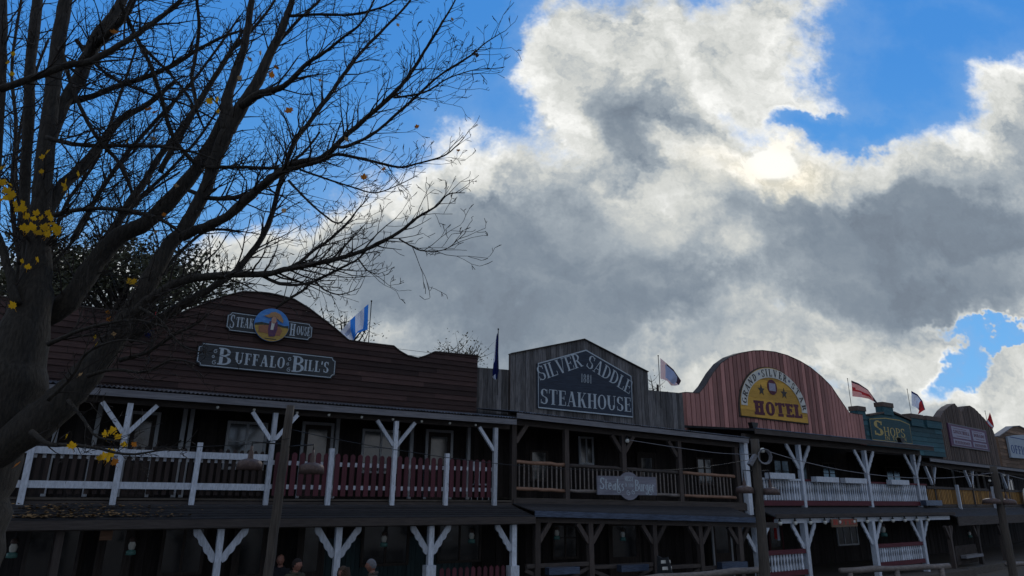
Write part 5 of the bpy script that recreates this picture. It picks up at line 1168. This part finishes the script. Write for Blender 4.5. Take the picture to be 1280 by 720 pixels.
# ================================================================== TREES
LEAFY = cloth('yellow_maple_leaf', (.62, .36, .015)); LEAFO = cloth('orange_maple_leaf', (.42, .15, .02)); LEAFP = cloth('pale_maple_leaf', (.40, .27, .14)); LEAFB = cloth('brown_curled_leaf', (.05, .03, .02))
rt_ = random.Random(11)
limbs = [ # (points: px, py, width px), depth at start, depth drift
 ([(-95,900,130),(-78,740,110),(-46,620,92),(-18,545,88),(10,480,78),(32,410,56),(46,340,44),(50,280,36),(56,200,30),(65,120,26),(72,60,24),(82,0,22),(92,-70,18),(105,-140,12)], 6.6, .3),
 ([(-20,575,40),(44,530,48),(84,495,43),(112,463,38),(140,428,34),(165,390,31),(190,345,28),(212,305,27),(227,290,25),(242,265,25),(258,234,25),(267,205,25),(284,165,27),(302,133,26),(322,102,20),(336,70,17),(351,40,15),(362,10,12),(378,-40,9),(390,-90,6)], 6.5, .8),
 ([(284,165,22),(284,124,18),(293,95,16),(304,62,13),(313,13,11),(318,-40,8)], 7.0, .3),
 ([(302,133,16),(324,118,15),(345,112,11),(362,102,9),(383,80,8),(405,66,6),(425,50,5),(452,28,4),(470,-5,3)], 7.0, -.8),
 ([(227,296,17),(250,286,15),(285,270,15),(310,247,15),(335,226,14),(352,214,13),(376,203,12),(403,197,10),(430,172,9),(455,150,8),(480,128,7.5),(505,103,6.5),(522,78,5.5),(536,55,4.5),(553,28,3.5),(569,0,2.5),(580,-30,2)], 6.8, -1.0),
 ([(420,182,6),(433,183,6),(467,167,5),(494,144,5),(522,119,4.5),(550,94,3.5),(589,69,3),(605,55,2.2),(625,42,1.2)], 6.1, -.5),
 ([(492,122,4),(515,119,3.4),(536,113,3),(560,98,2.4),(590,88,1.5),(612,85,1)], 5.9, -.3),
 ([(331,230,11),(352,215,9),(370,210,8),(404,200,7),(422,193,6),(459,200,5),(499,209,4),(520,205,3.4),(554,195,2.8),(570,183,2),(580,172,1.2)], 6.5, -.6),
 ([(361,226,5),(374,240,4),(386,252,4),(404,268,3.4),(422,279,3),(434,270,2)], 6.4, -.3),
 ([(375,212,4),(392,218,4),(415,226,3.4),(438,233,3),(468,241,2.4),(496,232,1.8),(520,220,1)], 6.4, -.3),
 ([(168,392,17),(190,372,15),(225,352,14),(265,345,13),(300,343,12),(335,342,11),(361,336,10),(404,328,9),(447,316,8),(474,304,7),(502,288,6),(520,273,5),(545,258,3.5),(560,243,2.5),(581,241,1.2)], 6.4, -1.0),
 ([(361,336,6),(378,325,6),(392,313,5.5),(410,301,5),(428,285,4.5),(440,272,3.5),(447,262,2.6),(462,246,1.4)], 6.0, .3),
 ([(499,299,3),(515,308,3),(526,313,2.6),(545,314,2),(560,310,1.6),(572,300,1.2),(581,292,.8)], 5.6, -.2),
 ([(325,343,6),(345,353,6),(367,356,5.5),(392,352,5),(422,337,4.5),(447,324,3.5),(462,308,2.4)], 6.1, -.2),
 ([(345,385,5),(361,374,5),(380,362,4.5),(392,352,4),(405,362,3),(425,368,2),(450,360,1)], 6.1, -.2),
 ([(447,322,3),(459,338,2.2),(474,343,1.2)], 5.8, 0),
 ([(160,425,16),(200,398,14),(250,368,13),(290,343,11),(320,308,10),(338,274,9),(349,234,8),(367,180,8),(383,158,7.5),(405,128,7),(425,100,6.5),(450,67,5.5),(480,36,4.5),(511,3,3.5),(530,-30,2)], 6.9, .8),
 ([(46,400,34),(84,378,32),(120,327,28),(150,295,27),(182,279,25),(215,248,23),(244,214,21),(258,190,20),(275,159,17),(286,130,14)], 7.0, .4),
 ([(50,285,18),(67,250,17),(82,228,17),(100,212,16),(124,183,13),(150,150,10),(185,130,8),(220,100,6)], 6.8, .8),
 ([(58,190,16),(78,133,17),(98,100,18),(107,78,19),(124,44,18),(142,20,15),(155,-5,13),(170,-50,9)], 7.2, .6),
 ([(107,78,12),(120,56,12),(133,44,12),(160,13,10),(172,-20,8)], 7.2, -.5),
 ([(0,111,10),(44,96,10),(84,82,10),(115,76,10),(155,53,8),(178,38,8),(200,22,7),(227,0,6),(250,-25,4)], 5.6, .3),
 ([(60,140,10),(89,127,10),(115,120,9),(144,109,8),(178,98,8),(200,89,7),(222,78,7),(244,64,6),(284,44,4),(315,35,3)], 7.4, .4),
 ([(143,-30,6),(151,4,6),(160,25,6.5),(169,44,6.5),(189,84,6.5),(202,124,6.5),(209,150,7),(220,177,7),(244,205,7)], 6.0, .9),
 ([(243,-40,4),(246,0,5),(249,33,5.5),(245,67,6),(240,98,5.5),(244,122,6),(246,140,6)], 6.0, .3),
 ([(200,215,8),(233,155,9),(249,129,8.5),(269,95,8),(289,64,7),(302,51,6),(330,20,4),(350,-10,3)], 7.4, .3),
 ([(80,380,14),(110,335,12),(140,292,11),(164,250,11),(182,225,10),(200,195,9.5),(218,172,9),(235,148,8),(262,105,6),(290,60,4),(310,30,3)], 7.5, .6),
 ([(40,390,16),(33,300,15),(31,230,14),(36,150,15),(38,80,14),(45,20,14),(50,-40,10)], 7.1, .5),
 ([(-10,330,14),(-4,200,12),(2,90,11),(4,20,10),(2,-40,8)], 6.8, .2),
 ([(58,172,7),(90,180,7),(125,182,6.5),(160,182,6),(200,183,5.5),(240,190,4),(270,200,3)], 6.3, -.3),
 ([(258,209,6),(271,209,6.5),(302,209,6),(330,210,5.5),(360,211,5)], 6.9, -.2),
 ([(236,238,7),(264,248,8),(293,247,8),(320,239,8),(338,228,7),(352,212,6),(380,190,4),(400,165,3)], 6.9, -.2),
 ([(62,270,7),(100,262,7),(150,262,6.5),(195,272,6),(225,290,5)], 6.3, .2),
 ([(75,60,8),(95,120,6),(120,170,6),(150,205,6),(165,240,5)], 6.0, .3),
 ([(20,380,14),(8,330,11),(-10,280,9),(-30,220,7)], 6.5, 0),
 ([(330,75,6),(370,28,5),(395,5,4),(420,-25,3)], 7.2, .3),
 ([(360,20,5),(400,18,4.5),(440,18,4),(480,8,3),(505,-8,2)], 7.2, -.6),
 ([(40,540,8),(60,555,6),(90,556,5),(120,560,4),(160,568,3.5),(200,563,2.4),(230,562,1.4)], 5.6, -.4),
 ([(150,450,7),(185,440,6),(215,420,5),(245,405,4),(260,392,2.5)], 6.0, -.2),
 ([(200,345,6),(230,310,5),(262,288,4),(300,290,3)], 7.6, .3),
 ([(90,300,7),(125,240,6),(160,190,6),(205,140,5),(250,90,4),(300,20,3)], 8.2, .6),
 ([(100,345,7),(150,270,6),(205,220,5),(250,170,4),(290,110,3)], 8.6, .5),
 ([(60,330,6),(80,260,5),(120,200,5),(150,120,4),(170,60,3)], 8.4, .5),
 ([(60,430,8),(95,415,6),(130,405,5),(170,400,4),(210,410,3)], 6.0, -.4),
 ([(110,470,7),(140,462,5),(180,465,4),(215,450,3),(245,455,2)], 6.0, -.3),
 ([(60,500,6),(90,470,5),(110,440,4),(150,425,3),(190,430,2)], 5.9, -.3),
 ([(175,385,6),(200,400,4),(225,430,3),(250,440,2)], 6.0, -.3),
 ([(85,500,5),(105,525,4),(120,545,3),(150,552,2)], 5.8, -.2),
 ([(115,350,6),(135,300,5),(175,250,4),(225,215,3)], 8.0, .3),
 ([(40,400,6),(60,340,5),(100,290,4),(135,225,4),(190,165,3),(230,110,3)], 8.3, .5),
 ([(5,420,7),(20,360,6),(25,280,5),(20,200,4),(35,120,4),(60,50,3)], 8.3, .5),
 ([(95,50,6),(130,90,5),(180,115,4),(230,130,3),(270,150,3)], 7.8, .2),
 ([(180,60,5),(210,90,4),(235,120,4),(255,160,3)], 7.8, .2),
 ([(25,330,7),(15,250,6),(20,160,5),(15,80,4),(30,-20,3)], 8.0, .5),
]
tr = empty('maple_tree', (at(-60, 720, 6.6).x, 6.6, 0)); tag(tr, 'big bare maple in the left foreground with a few yellow leaves', 'tree')
org = Vector(tr.location); PX = F*1.0
branches = MB(); twigs = MB(); trunk = MB(); anchors = []
def to3(pts, Y0, dY, kw=lambda y: 1.):
    n = len(pts)-1; out = []; rad = []
    for i, (x, y, w) in enumerate(pts):
        Y = Y0+dY*i/n; p = at(x, y, Y); out.append(p-org); dist = (p-Vector((0, 0, CZ))).length
        w *= kw(y); rad.append(max(.003, w/2*dist/(1090 if y < 430 else 1000)))
    return out, rad
def smooth(P, Rr, k):
    o, r = [], []
    for i in range(len(P)-1):
        a, b, c, d = P[max(i-1, 0)], P[i], P[i+1], P[min(i+2, len(P)-1)]
        for j in range(k):
            t = j/k; q = .5*((2*b)+(c-a)*t+(2*a-5*b+4*c-d)*t*t+(3*b-a-3*c+d)*t**3)
            rr = Rr[i]*(1-t)+Rr[i+1]*t
            o.append(q+Vector((rt_.uniform(-1, 1), rt_.uniform(-1, 1), rt_.uniform(-1, 1)))*rr*(.14 if rr < .05 else .03)); r.append(rr*rt_.uniform(.93, 1.08))
    o.append(P[-1]); r.append(Rr[-1]); return o, r
def twig(p, d, L, r, lvl):
    """knobbly side shoot with its own shoots"""
    n = max(3, int(L/.09)); P = [p]; dd = d.copy(); rad = [r]
    side = 1
    for i in range(n):
        dd = (dd+Vector((rt_.uniform(-.22, .22), rt_.uniform(-.22, .22), rt_.uniform(-.18, .26)))).normalized()
        P.append(P[-1]+dd*L/n); rad.append(max(.0024, r*(1-.75*(i+1)/n)))
        if lvl > 0 and i > 0 and rt_.random() < .82:
            ax = dd.orthogonal().normalized(); ax.rotate(Matrix.Rotation(rt_.uniform(0, 6.28), 3, dd))
            nd = dd.copy(); nd.rotate(Matrix.Rotation(rt_.uniform(.6, 1.05), 3, ax)); nd.z += .12
            twig(P[-1], nd.normalized(), L*rt_.uniform(.28, .55)*(1-.4*i/n), rad[-1]*.7, lvl-1)
        elif lvl == 0 and rt_.random() < .35:
            ax = dd.orthogonal().normalized(); nd = (dd+ax*rt_.uniform(-.9, .9)).normalized(); twigs.tube([P[-1], P[-1]+nd*.045], [.0032, .0028], 3, False)
    (twigs if r < .012 else branches).tube(P, rad, 3 if r < .006 else 5, False)
for li, (pts, Y0, dY) in enumerate(limbs):
    P, Rr = to3(pts, Y0, dY, (lambda y: .66 if y < 310 else (.8 if y < 380 else 1.)) if li == 0 else (lambda y: .72 if y < 320 else .9) if li == 1 else (lambda y: .8) if li < 4 else (lambda y: .88)); P, Rr = smooth(P, Rr, 5)
    (trunk if li < 2 else branches).tube(P, Rr, 18 if Rr[0] > .07 else 8, jit=.03 if Rr[0] > .05 else .02)
    # shoots
    acc = 0
    for i in range(1, len(P)):
        acc += (P[i]-P[i-1]).length
        if Rr[i] > .12: continue
        wpos = P[i]+org; step = .064 if Rr[i] < .03 else .11
        if li in (0, 27, 28) : step *= 1.3
        while acc > step:
            acc -= step; d = (P[i]-P[i-1]).normalized()
            ax = d.orthogonal().normalized(); ax.rotate(Matrix.Rotation(rt_.uniform(0, 6.28), 3, d))
            nd = d.copy(); nd.rotate(Matrix.Rotation(rt_.uniform(.5, 1.1), 3, ax)); nd += Vector((.12, -.05, .22)); nd.normalize()
            tipf = i/len(P)
            L = rt_.uniform(.25, .85)*(1-.55*tipf)*(1.2 if Rr[i] > .02 else .8)
            if pts[0][1] > 500 and li > 2: L *= .5
            twig(P[i], nd, L, min(.011, max(.0042, Rr[i]*.4)), 2 if L > .3 else 1)
tk = trunk.build('trunk', BARK, tr, True); br_ = branches.build('branches', BARK, tr, True)
TWIG = mat('twig_bark', (.03, .024, .02), .85, .4, None, (6, 6, 6), bump=0, tone=False); twigs.build('twigs', TWIG, tr, True)
print('twig faces', len(twigs.f), 'branch', len(branches.f))
# maple leaves
def leaf_mesh():
    pr = [(0, -1.0), (.30, -.62), (.72, -.70), (.60, -.38), (1.0, -.05), (.72, .02), (.78, .42), (.42, .30), (.30, .62), (.0, 1.0), (-.28, .6), (-.42, .30), (-.78, .42), (-.70, .02), (-1.0, -.05), (-.60, -.38), (-.72, -.70), (-.30, -.62)]
    return pr
def leaf(px, py, Y, size, m, rot=None, group=True):
    mb = MB(); w = size*.74*Y/900; pr = leaf_mesh(); ca = rt_.uniform(.15, .5)
    c = (0, 0, -.04*w*8*0)
    for i in range(len(pr)):
        a, b = pr[i], pr[(i+1) % len(pr)]
        f = lambda q: (q[0]*w, q[1]*w, ca*w*(q[0]**2+.4*q[1]**2)*(1 if q[1] > 0 else .6))
        mb.face([(0, 0, 0), f(a), f(b)])
    mb.tube([(0, -w, 0), (w*.1, -w*1.7, w*.3)], .0016, 3)
    o = mb.build('leaf', m, tr); o.location = at(px, py, Y)-org
    o.rotation_euler = rot or (R(90)+rt_.uniform(-.7, .7), rt_.uniform(-.7, .7), rt_.uniform(-.9, .9))
    return o
for px, py, sz, m in [(4,210,11,0),(2,228,11,0),(8,238,10,0),(12,246,9,0),(3,250,8,0),(20,255,10,0),(28,260,10,0),(34,270,9,0),(30,284,9,0),(40,283,10,0),(48,291,11,0),(56,284,10,0),(64,272,9,0),(70,285,11,0),(73,291,9,0),(60,292,9,0),(36,288,9,0),(46,266,8,0),(52,272,7,0),(22,262,7,0),
    (53,196,7,0),(60,190,8,0),(52,214,6,0),(83,226,8,0),(82,236,6,0),(98,217,7,0),(17,67,6,0),(10,78,6,0),(15,92,6,0),(160,176,9,0),(192,173,7,2),(28,326,6,0),(35,333,7,0),(47,324,7,0),(16,381,9,0),(164,352,11,0),
    (143,40,10,1),(186,136,10,1),(195,140,8,1),(262,126,9,0),(272,124,8,0),(273,139,6,0),(340,93,9,1),(345,84,8,1),(361,138,11,1),(326,66,7,2),(312,74,8,2),(300,97,7,2),(455,221,8,1),(433,174,7,2),(521,158,6,1),(573,188,5,1),(480,211,5,1),(388,332,7,3),(389,332,5,1),(355,263,6,2),(415,353,5,3),(595,68,7,3),(592,66,6,3),(597,70,6,3),(594,64,5,3),(565,24,5,2),(497,31,5,2),
    (137,399,6,1),(135,390,5,1),(119,421,5,0),(121,430,5,0),(142,417,5,2),(101,468,5,2),(132,542,8,0),(141,538,9,0),(148,546,8,0),(139,566,10,0),(130,570,9,0),(125,572,7,0),(143,577,8,1),(136,573,8,0),(90,556,9,0),(84,545,5,0),(168,555,6,1),(155,555,7,0),(22,580,7,1),(220,232,6,2),(205,268,5,1),(195,290,5,2),(322,248,4,1),(400,100,4,2),(470,60,4,2)]:
    if px < 110 and 200 < py < 300 and rt_.random() < .6: leaf(px+rt_.uniform(-9, 9), py+rt_.uniform(-9, 9), 5.4+rt_.uniform(-.4, .4), sz*.8, LEAFY, (rt_.uniform(0, 3), rt_.uniform(-1.5, 1.5), rt_.uniform(0, 6)))
    leaf(px, py, 5.4+rt_.uniform(-.3, .3) if px < 110 else 6.2+rt_.uniform(-.3, .3), sz, (LEAFY, LEAFO, LEAFP, LEAFB)[m])
# leafy evergreen behind the brown building and other trees behind the fronts
FOL = mat('dark_evergreen_leaf', (.075, .075, .035), .7, .5, (.03, .032, .017), (4, 4, 4), bump=0)
OLIVE = mat('olive_autumn_leaf', (.10, .08, .035), .75, .5, (.05, .045, .02), (4, 4, 4), bump=0)
def bushy(px, py, Y, rx, rz2, n, label, leafm, name='broadleaf_tree', ls=.09, clumps=40, seed=1, stems=5, sparse=False):
    rn = random.Random(seed); c = at(px, py, Y); root = empty(name, (c.x, c.y, 0)); tag(root, label, 'tree')
    mb = MB(); hz_ = c.z; ends = []
    mb.tube([(0, 0, 0), (.1, .1, hz_*.35), (0, .05, hz_*.7), (.1, 0, hz_+rz2*.5)], [.28, .22, .15, .05], 9, jit=.06)
    for k in range(clumps):
        a = rn.uniform(0, 6.283); e = rn.uniform(-.7, 1.2); rr_ = rn.uniform(.45, 1)
        p = Vector((rx*rr_*math.cos(a)*math.cos(e), rx*rr_*math.sin(a)*math.cos(e)*.8, hz_+rz2*rr_*math.sin(e))); ends.append(p)
        q = Vector((0, 0, max(hz_*.5, p.z-rn.uniform(1, 2.5)))); mb.tube([q, q.lerp(p, .5)+Vector((0, 0, .2)), p, p+(p-q)*.2], [.07, .045, .02, .006], 5)
        for _ in range(5 if not sparse else 3):
            d = Vector((rn.uniform(-1, 1), rn.uniform(-1, 1), rn.uniform(-.2, 1))).normalized()*rn.uniform(.4, 1.1); mb.tube([p, p+d*.5, p+d+Vector((0, 0, .1))], [.014, .009, .003], 3, False)
    mb.build('trunk', BARK, root, True); mb = MB()
    for k in range(n):
        p = rn.choice(ends); s_ = rn.gauss(0, .34) ; q = p+Vector((rn.gauss(0, .42), rn.gauss(0, .42), rn.gauss(0, .36))); mb.tone = rn.random()
        a = Vector((rn.gauss(0, 1), rn.gauss(0, 1), rn.gauss(0, 1))).normalized(); b = a.orthogonal().normalized(); l = ls*rn.uniform(.6, 1.3)
        mb.face([q-a*l, q+b*l*.5, q+a*l, q-b*l*.5])
    mb.build('crown', leafm, root)
bushy(150, 380, 25, 4.9, 2.6, 15000, 'dark leafy tree rising behind the brown clapboards, seen through the bare maple', FOL, clumps=80, seed=3)
bushy(20, 390, 24, 2.6, 3.0, 6000, 'dark leafy tree at the far left behind the maple trunk', FOL, clumps=30, seed=4)
bushy(430, 420, 25.5, 1.4, .9, 160, 'sparse bush top showing left of the blue and white flag', OLIVE, 'sapling_tree', .06, 11, 5, sparse=True)
bushy(568, 452, 27, 1.2, .55, 420, 'sparse brown tree top behind the low right end of the brown clapboards', OLIVE, 'sapling_tree', .06, 12, 6, sparse=True)
bushy(820, 487, 33, 1.0, .5, 60, 'thin twiggy tree top beside the grey gable, below the grey-blue flag', OLIVE, 'sapling_tree', .05, 5, 7, sparse=True)
# ================================================================== PEOPLE
SKIN = mat('skin', (.30, .14, .10), .55, .3, None, (6, 6, 6), bump=.05, tone=False)
def fabric(n, c): return mat(n, c, .9, .4, None, (12, 12, 12), bump=.3, tone=False)
def skin_mesh(name, V, E_, Rr, m, parent, sub=2, extra=None):
    me = bpy.data.meshes.new(name); me.from_pydata(V, E_, []); o = bpy.data.objects.new(name, me); COL.objects.link(o)
    sk = o.modifiers.new('s', 'SKIN'); sk.use_smooth_shade = True
    for i, r_ in enumerate(Rr): me.skin_vertices[0].data[i].radius = (r_, r_) if not isinstance(r_, tuple) else r_; me.skin_vertices[0].data[i].use_root = (i == 0)
    sb = o.modifiers.new('u', 'SUBSURF'); sb.levels = sub; sb.render_levels = sub
    dg = bpy.context.evaluated_depsgraph_get(); dg.update(); m2 = bpy.data.meshes.new_from_object(o.evaluated_get(dg)); bpy.data.objects.remove(o, do_unlink=True)
    if extra:
        bm = bmesh.new(); bm.from_mesh(m2)
        for vs_, fs in extra:
            vv = [bm.verts.new(v) for v in vs_]
            for f in fs:
                try: bm.faces.new([vv[k] for k in f])
                except ValueError: pass
        bm.to_mesh(m2); bm.free()
    m2.materials.clear(); m2.materials.append(m)
    for p in m2.polygons: p.use_smooth = True
    m2.name = name; o = bpy.data.objects.new(name, m2); COL.objects.link(o)
    if parent is not None: o.parent = parent
    return o
def head_geo(hz, tilt, yaw, fat=1.0, keep=None, grow=1.0):
    """face looks to -Y; returns verts and faces round centre z=hz"""
    NU, NV = 36, 26; V = []; Fc = []
    for j in range(NV+1):
        ph = math.pi*j/NV
        for i in range(NU):
            th = 2*math.pi*i/NU; x = math.sin(ph)*math.sin(th); y = -math.sin(ph)*math.cos(th); z = math.cos(ph)
            jaw = 1-.30*max(0, -z-.15)*(1 if y < 0 else .8)
            X = .076*x*jaw*fat; Y_ = .096*y*(1 if y < 0 else 1.05)*(1-.12*max(0, -z)); Z = .122*z
            if y < 0:
                nx = math.exp(-(X/.013)**2); Y_ -= .024*nx*math.exp(-((Z+.018)/.020)**2)
                Y_ -= .008*nx*math.exp(-((Z-.012)/.02)**2)
                for sx in (-1, 1): Y_ += .011*math.exp(-((X-sx*.031)/.014)**2-((Z-.008)/.012)**2)
                Y_ -= .007*math.exp(-((Z-.035)/.012)**2)*math.exp(-(X/.05)**2)
                Y_ -= .006*math.exp(-(X/.02)**2-((Z+.062)/.006)**2)-.004*math.exp(-(X/.022)**2-((Z+.068)/.003)**2)+.006*math.exp(-(X/.022)**2-((Z+.076)/.006)**2)
                Y_ -= .012*math.exp(-(X/.025)**2-((Z+.105)/.014)**2)
            V.append(Vector((X*grow, Y_*grow, Z*grow)))
    for j in range(NV):
        for i in range(NU):
            q = (j*NU+i, j*NU+(i+1) % NU, (j+1)*NU+(i+1) % NU, (j+1)*NU+i)
            if keep is None or keep(sum((V[k] for k in q), Vector())/4): Fc.append(q)
    M = Matrix.Rotation(yaw, 3, 'Z') @ Matrix.Rotation(tilt, 3, 'X')
    return [tuple(M @ v+Vector((0, -.015, hz))) for v in V], Fc, M
def person(px, py, Y, H, yaw, head_yaw, tilt, label, jacket, trousers, hairm, hairkind, glasses=None, fem=False, armpose=0):
    k = H/1.75; r_0 = ray(px, py); Y = (1.645*k-CZ)/r_0.z*r_0.y; q = at(px, py, Y); root = empty('person', (q.x, Y, 0), yaw); tag(root, label, 'person', 'people standing in the street below the porch')
    sw = .175 if not fem else .15
    V = [(0,0,.95),(0,0,1.12),(0,0,1.32),(0,.01,1.45),(0,-.005,1.52),(0,-.012,1.58)]; Rr = [(.15,.11),(.14,.105),(.17,.115),(.085,.08),.06,.056]; E_ = [(0,1),(1,2),(2,3),(3,4),(4,5)]
    jr = {}
    for s_ in (-1, 1):
        i = len(V); fwd = -.22 if armpose and s_ > 0 else -.08; wz = 1.12 if armpose and s_ > 0 else .88
        V += [(s_*sw,.005,1.41),(s_*(sw+.06),.03,1.13),(s_*(sw+.03),fwd,wz),(s_*(sw+.025),fwd-.04,wz-.05),(s_*(sw+.02),fwd-.06,wz-.09)]
        Rr += [.068,.046,.028,(.036,.018),(.036,.016)]; E_ += [(2,i),(i,i+1),(i+1,i+2),(i+2,i+3),(i+3,i+4)]
        b = V[i+4]
        for f_, (dx, L) in enumerate(((-.03, .07), (-.01, .08), (.01, .075), (.03, .06))):
            j = len(V); V += [(b[0]+dx, b[1]-.01, b[2]-L*.55), (b[0]+dx*.9, b[1]-.005+.012, b[2]-L)]; Rr += [.0095, .008]; E_ += [(i+4, j), (j, j+1)]
        j = len(V); b = V[i+3]; V += [(b[0]-s_*.04, b[1]-.03, b[2]-.03), (b[0]-s_*.045, b[1]-.045, b[2]-.06)]; Rr += [.011, .009]; E_ += [(i+3, j), (j, j+1)]
        i = len(V); V += [(s_*.09,0,.88),(s_*.10,-.01,.50),(s_*.105,.02,.10),(s_*.11,-.12,.045)]; Rr += [.095,.062,.045,(.042,.03)]; E_ += [(0,i),(i,i+1),(i+1,i+2),(i+2,i+3)]
    sc = lambda L: [tuple(c*k for c in v) for v in L]
    hz = 1.645*k
    hv, hf, M = head_geo(0, tilt, head_yaw); hc = Vector((0, -.02*k, hz))
    hv = [tuple(Vector((v[0]*1.08, v[1]*1.05, v[2]*1.02))*k+hc) for v in hv]
    ears = []
    for s_ in (-1, 1):
        ev = [tuple(M @ Vector((s_*(.074+.012*math.sin(a)), .012+.014*math.cos(b), .0+.03*math.sin(b)))*k+hc) for a in (0, 1.57, 3.1) for b in [x*.785 for x in range(8)]]
        ears.append((ev, [(r_*8+i, r_*8+(i+1) % 8, (r_+1)*8+(i+1) % 8, (r_+1)*8+i) for r_ in range(2) for i in range(8)]))
    skin_mesh('body', sc(V), E_, [tuple(x*k for x in r_) if isinstance(r_, tuple) else r_*k for r_ in Rr], SKIN, root, 2, [(hv, hf)]+ears)
    # clothes
    Vj = [(0,0,.88),(0,0,1.12),(0,0,1.32),(0,.01,1.475)]; Rj = [(.175,.13),(.16,.125),(.20,.14),(.105,.10)]; Ej = [(0,1),(1,2),(2,3)]
    Vt = [(0,0,.95)]; Rt = [(.158,.122)]; Et = []
    for s_ in (-1, 1):
        i = len(Vj); fwd = -.22 if armpose and s_ > 0 else -.08; wz = 1.12 if armpose and s_ > 0 else .88
        Vj += [(s_*sw,.005,1.415),(s_*(sw+.06),.03,1.13),(s_*(sw+.033),fwd+.01,wz+.03)]; Rj += [.086,.066,.05]; Ej += [(2,i),(i,i+1),(i+1,i+2)]
        i = len(Vt); Vt += [(s_*.09,0,.86),(s_*.10,-.01,.50),(s_*.105,.02,.10)]; Rt += [.115,.083,.072]; Et += [(0,i),(i,i+1),(i+1,i+2)]
    f2 = lambda L: [tuple(x*k for x in r_) if isinstance(r_, tuple) else r_*k for r_ in L]
    skin_mesh('jacket', sc(Vj), Ej, f2(Rj), jacket, root); skin_mesh('trousers', sc(Vt), Et, f2(Rt), trousers, root)
    mb = MB(); mb.tube([(.092*k*math.cos(a*.5236), .01+.082*k*math.sin(a*.5236), (1.495+.02*math.sin(a*.5236))*k) for a in range(13)], .028*k, 7, False); mb.build('collar', jacket, root, True)
    for s_ in (-1, 1): skin_mesh('shoe', [(s_*.105*k,.03,.05),(s_*.11*k,-.06,.045),(s_*.112*k,-.15,.035)], [(0,1),(1,2)], [.055,.048,.038], BLACKM, root)
    # hair
    def hshell(keep, grow, thick=1.):
        v, f, _ = head_geo(0, tilt, head_yaw, keep=keep, grow=grow); return [tuple(Vector((p[0]*1.08, p[1]*1.05, p[2]*1.02))*k+hc) for p in v], f
    if hairkind:
        keep = {'short': lambda c: (c.z > .045+.25*min(0, c.y+.02)*-1 if c.y < -.02 else c.z > -.045+(.05 if abs(c.x) > .06 and c.y < .02 else 0)),
                'fringe': lambda c: c.y > -.01 and -.055 < c.z < .055, 'long': lambda c: (c.z > .06 if c.y < -.045 else c.z > -.12)}[hairkind]
        v, f = hshell(keep, 1.06 if hairkind != 'long' else 1.14)
        mb = MB(); mb.add(v, f)
        if hairkind == 'long':
            rn = random.Random(3)
            for n_ in range(170):
                a = rn.uniform(-2.5, 2.5)+math.pi/2; h0 = rn.uniform(-.02, .11); rr_ = .085+.02*rn.random()
                P = []; 
                for t in range(9):
                    ph = a+.35*math.sin(t*1.2+n_); P.append(tuple(M @ Vector(((rr_+.006*t)*math.cos(ph), .01+(rr_+.004*t)*math.sin(ph)*1.1, h0-.032*t))*k+hc))
                mb.tube(P, [.010, .012, .012, .011, .011, .010, .009, .007, .003], 4, False)
        mb.build('hair', hairm, root, True)
    for s_ in (-1, 1):
        mb = MB(); c_ = M @ Vector((s_*.031, -.078, .008))*k+hc; mb.lathe(c_, [(0, .011), (.008, .008), (.0115, 0), (.008, -.008), (0, -.011)], 10); mb.build('eye', CREAM if False else INK, root, True)
    if glasses:
        mb = MB()
        for s_ in (-1, 1):
            cpt = [tuple(M @ Vector((s_*.033+.024*math.cos(a*.5236), -.097+.010*abs(s_*.033+.024*math.cos(a*.5236))/.06, .006+.017*math.sin(a*.5236)))*k+hc) for a in range(13)]
            mb.tube(cpt, .003, 5, False)
            if glasses == 'dark': mb.face(cpt[:12])
            mb.tube([tuple(M @ Vector((s_*x, y, .01))*k+hc) for x, y in ((.056, -.088), (.074, -.06), (.079, .005))], .003, 5, False)
        mb.tube([tuple(M @ Vector((x, -.101, .01))*k+hc) for x in (-.011, .011)], .003, 5, False)
        mb.build('glasses', BLACKM, root, True)
    return root
GREYH = fabric('grey_hair', (.17, .17, .18)); DARKH = fabric('dark_hair', (.02, .014, .012)); BRH = fabric('brown_hair', (.07, .045, .03))
person(351, 700, 13.0, 1.75, .15, .1, .45, 'bald person in a dark jacket looking down beside the rough pole', fabric('black_jacket', (.02, .02, .024)), fabric('jeans', (.03, .04, .07)), GREYH, 'fringe')
person(370, 706, 12.9, 1.74, .9, .45, 0, 'dark-haired person in sunglasses and olive jacket, facing right', fabric('olive_jacket', (.06, .055, .035)), fabric('dark_trousers', (.025, .025, .03)), DARKH, 'short', 'dark')
person(430, 716, 12.8, 1.66, -.4, -.2, .05, 'person with long curly brown hair below the scalloped post', fabric('dark_coat', (.03, .025, .03)), fabric('jeans', (.03, .04, .07)), BRH, 'long', fem=True)
person(466, 707, 13.2, 1.76, -1.35, -.15, .05, 'grey-haired person in glasses and a brown jacket, facing left', fabric('brown_jacket', (.08, .065, .05)), fabric('dark_trousers', (.025, .025, .03)), GREYH, 'short', 'clear')
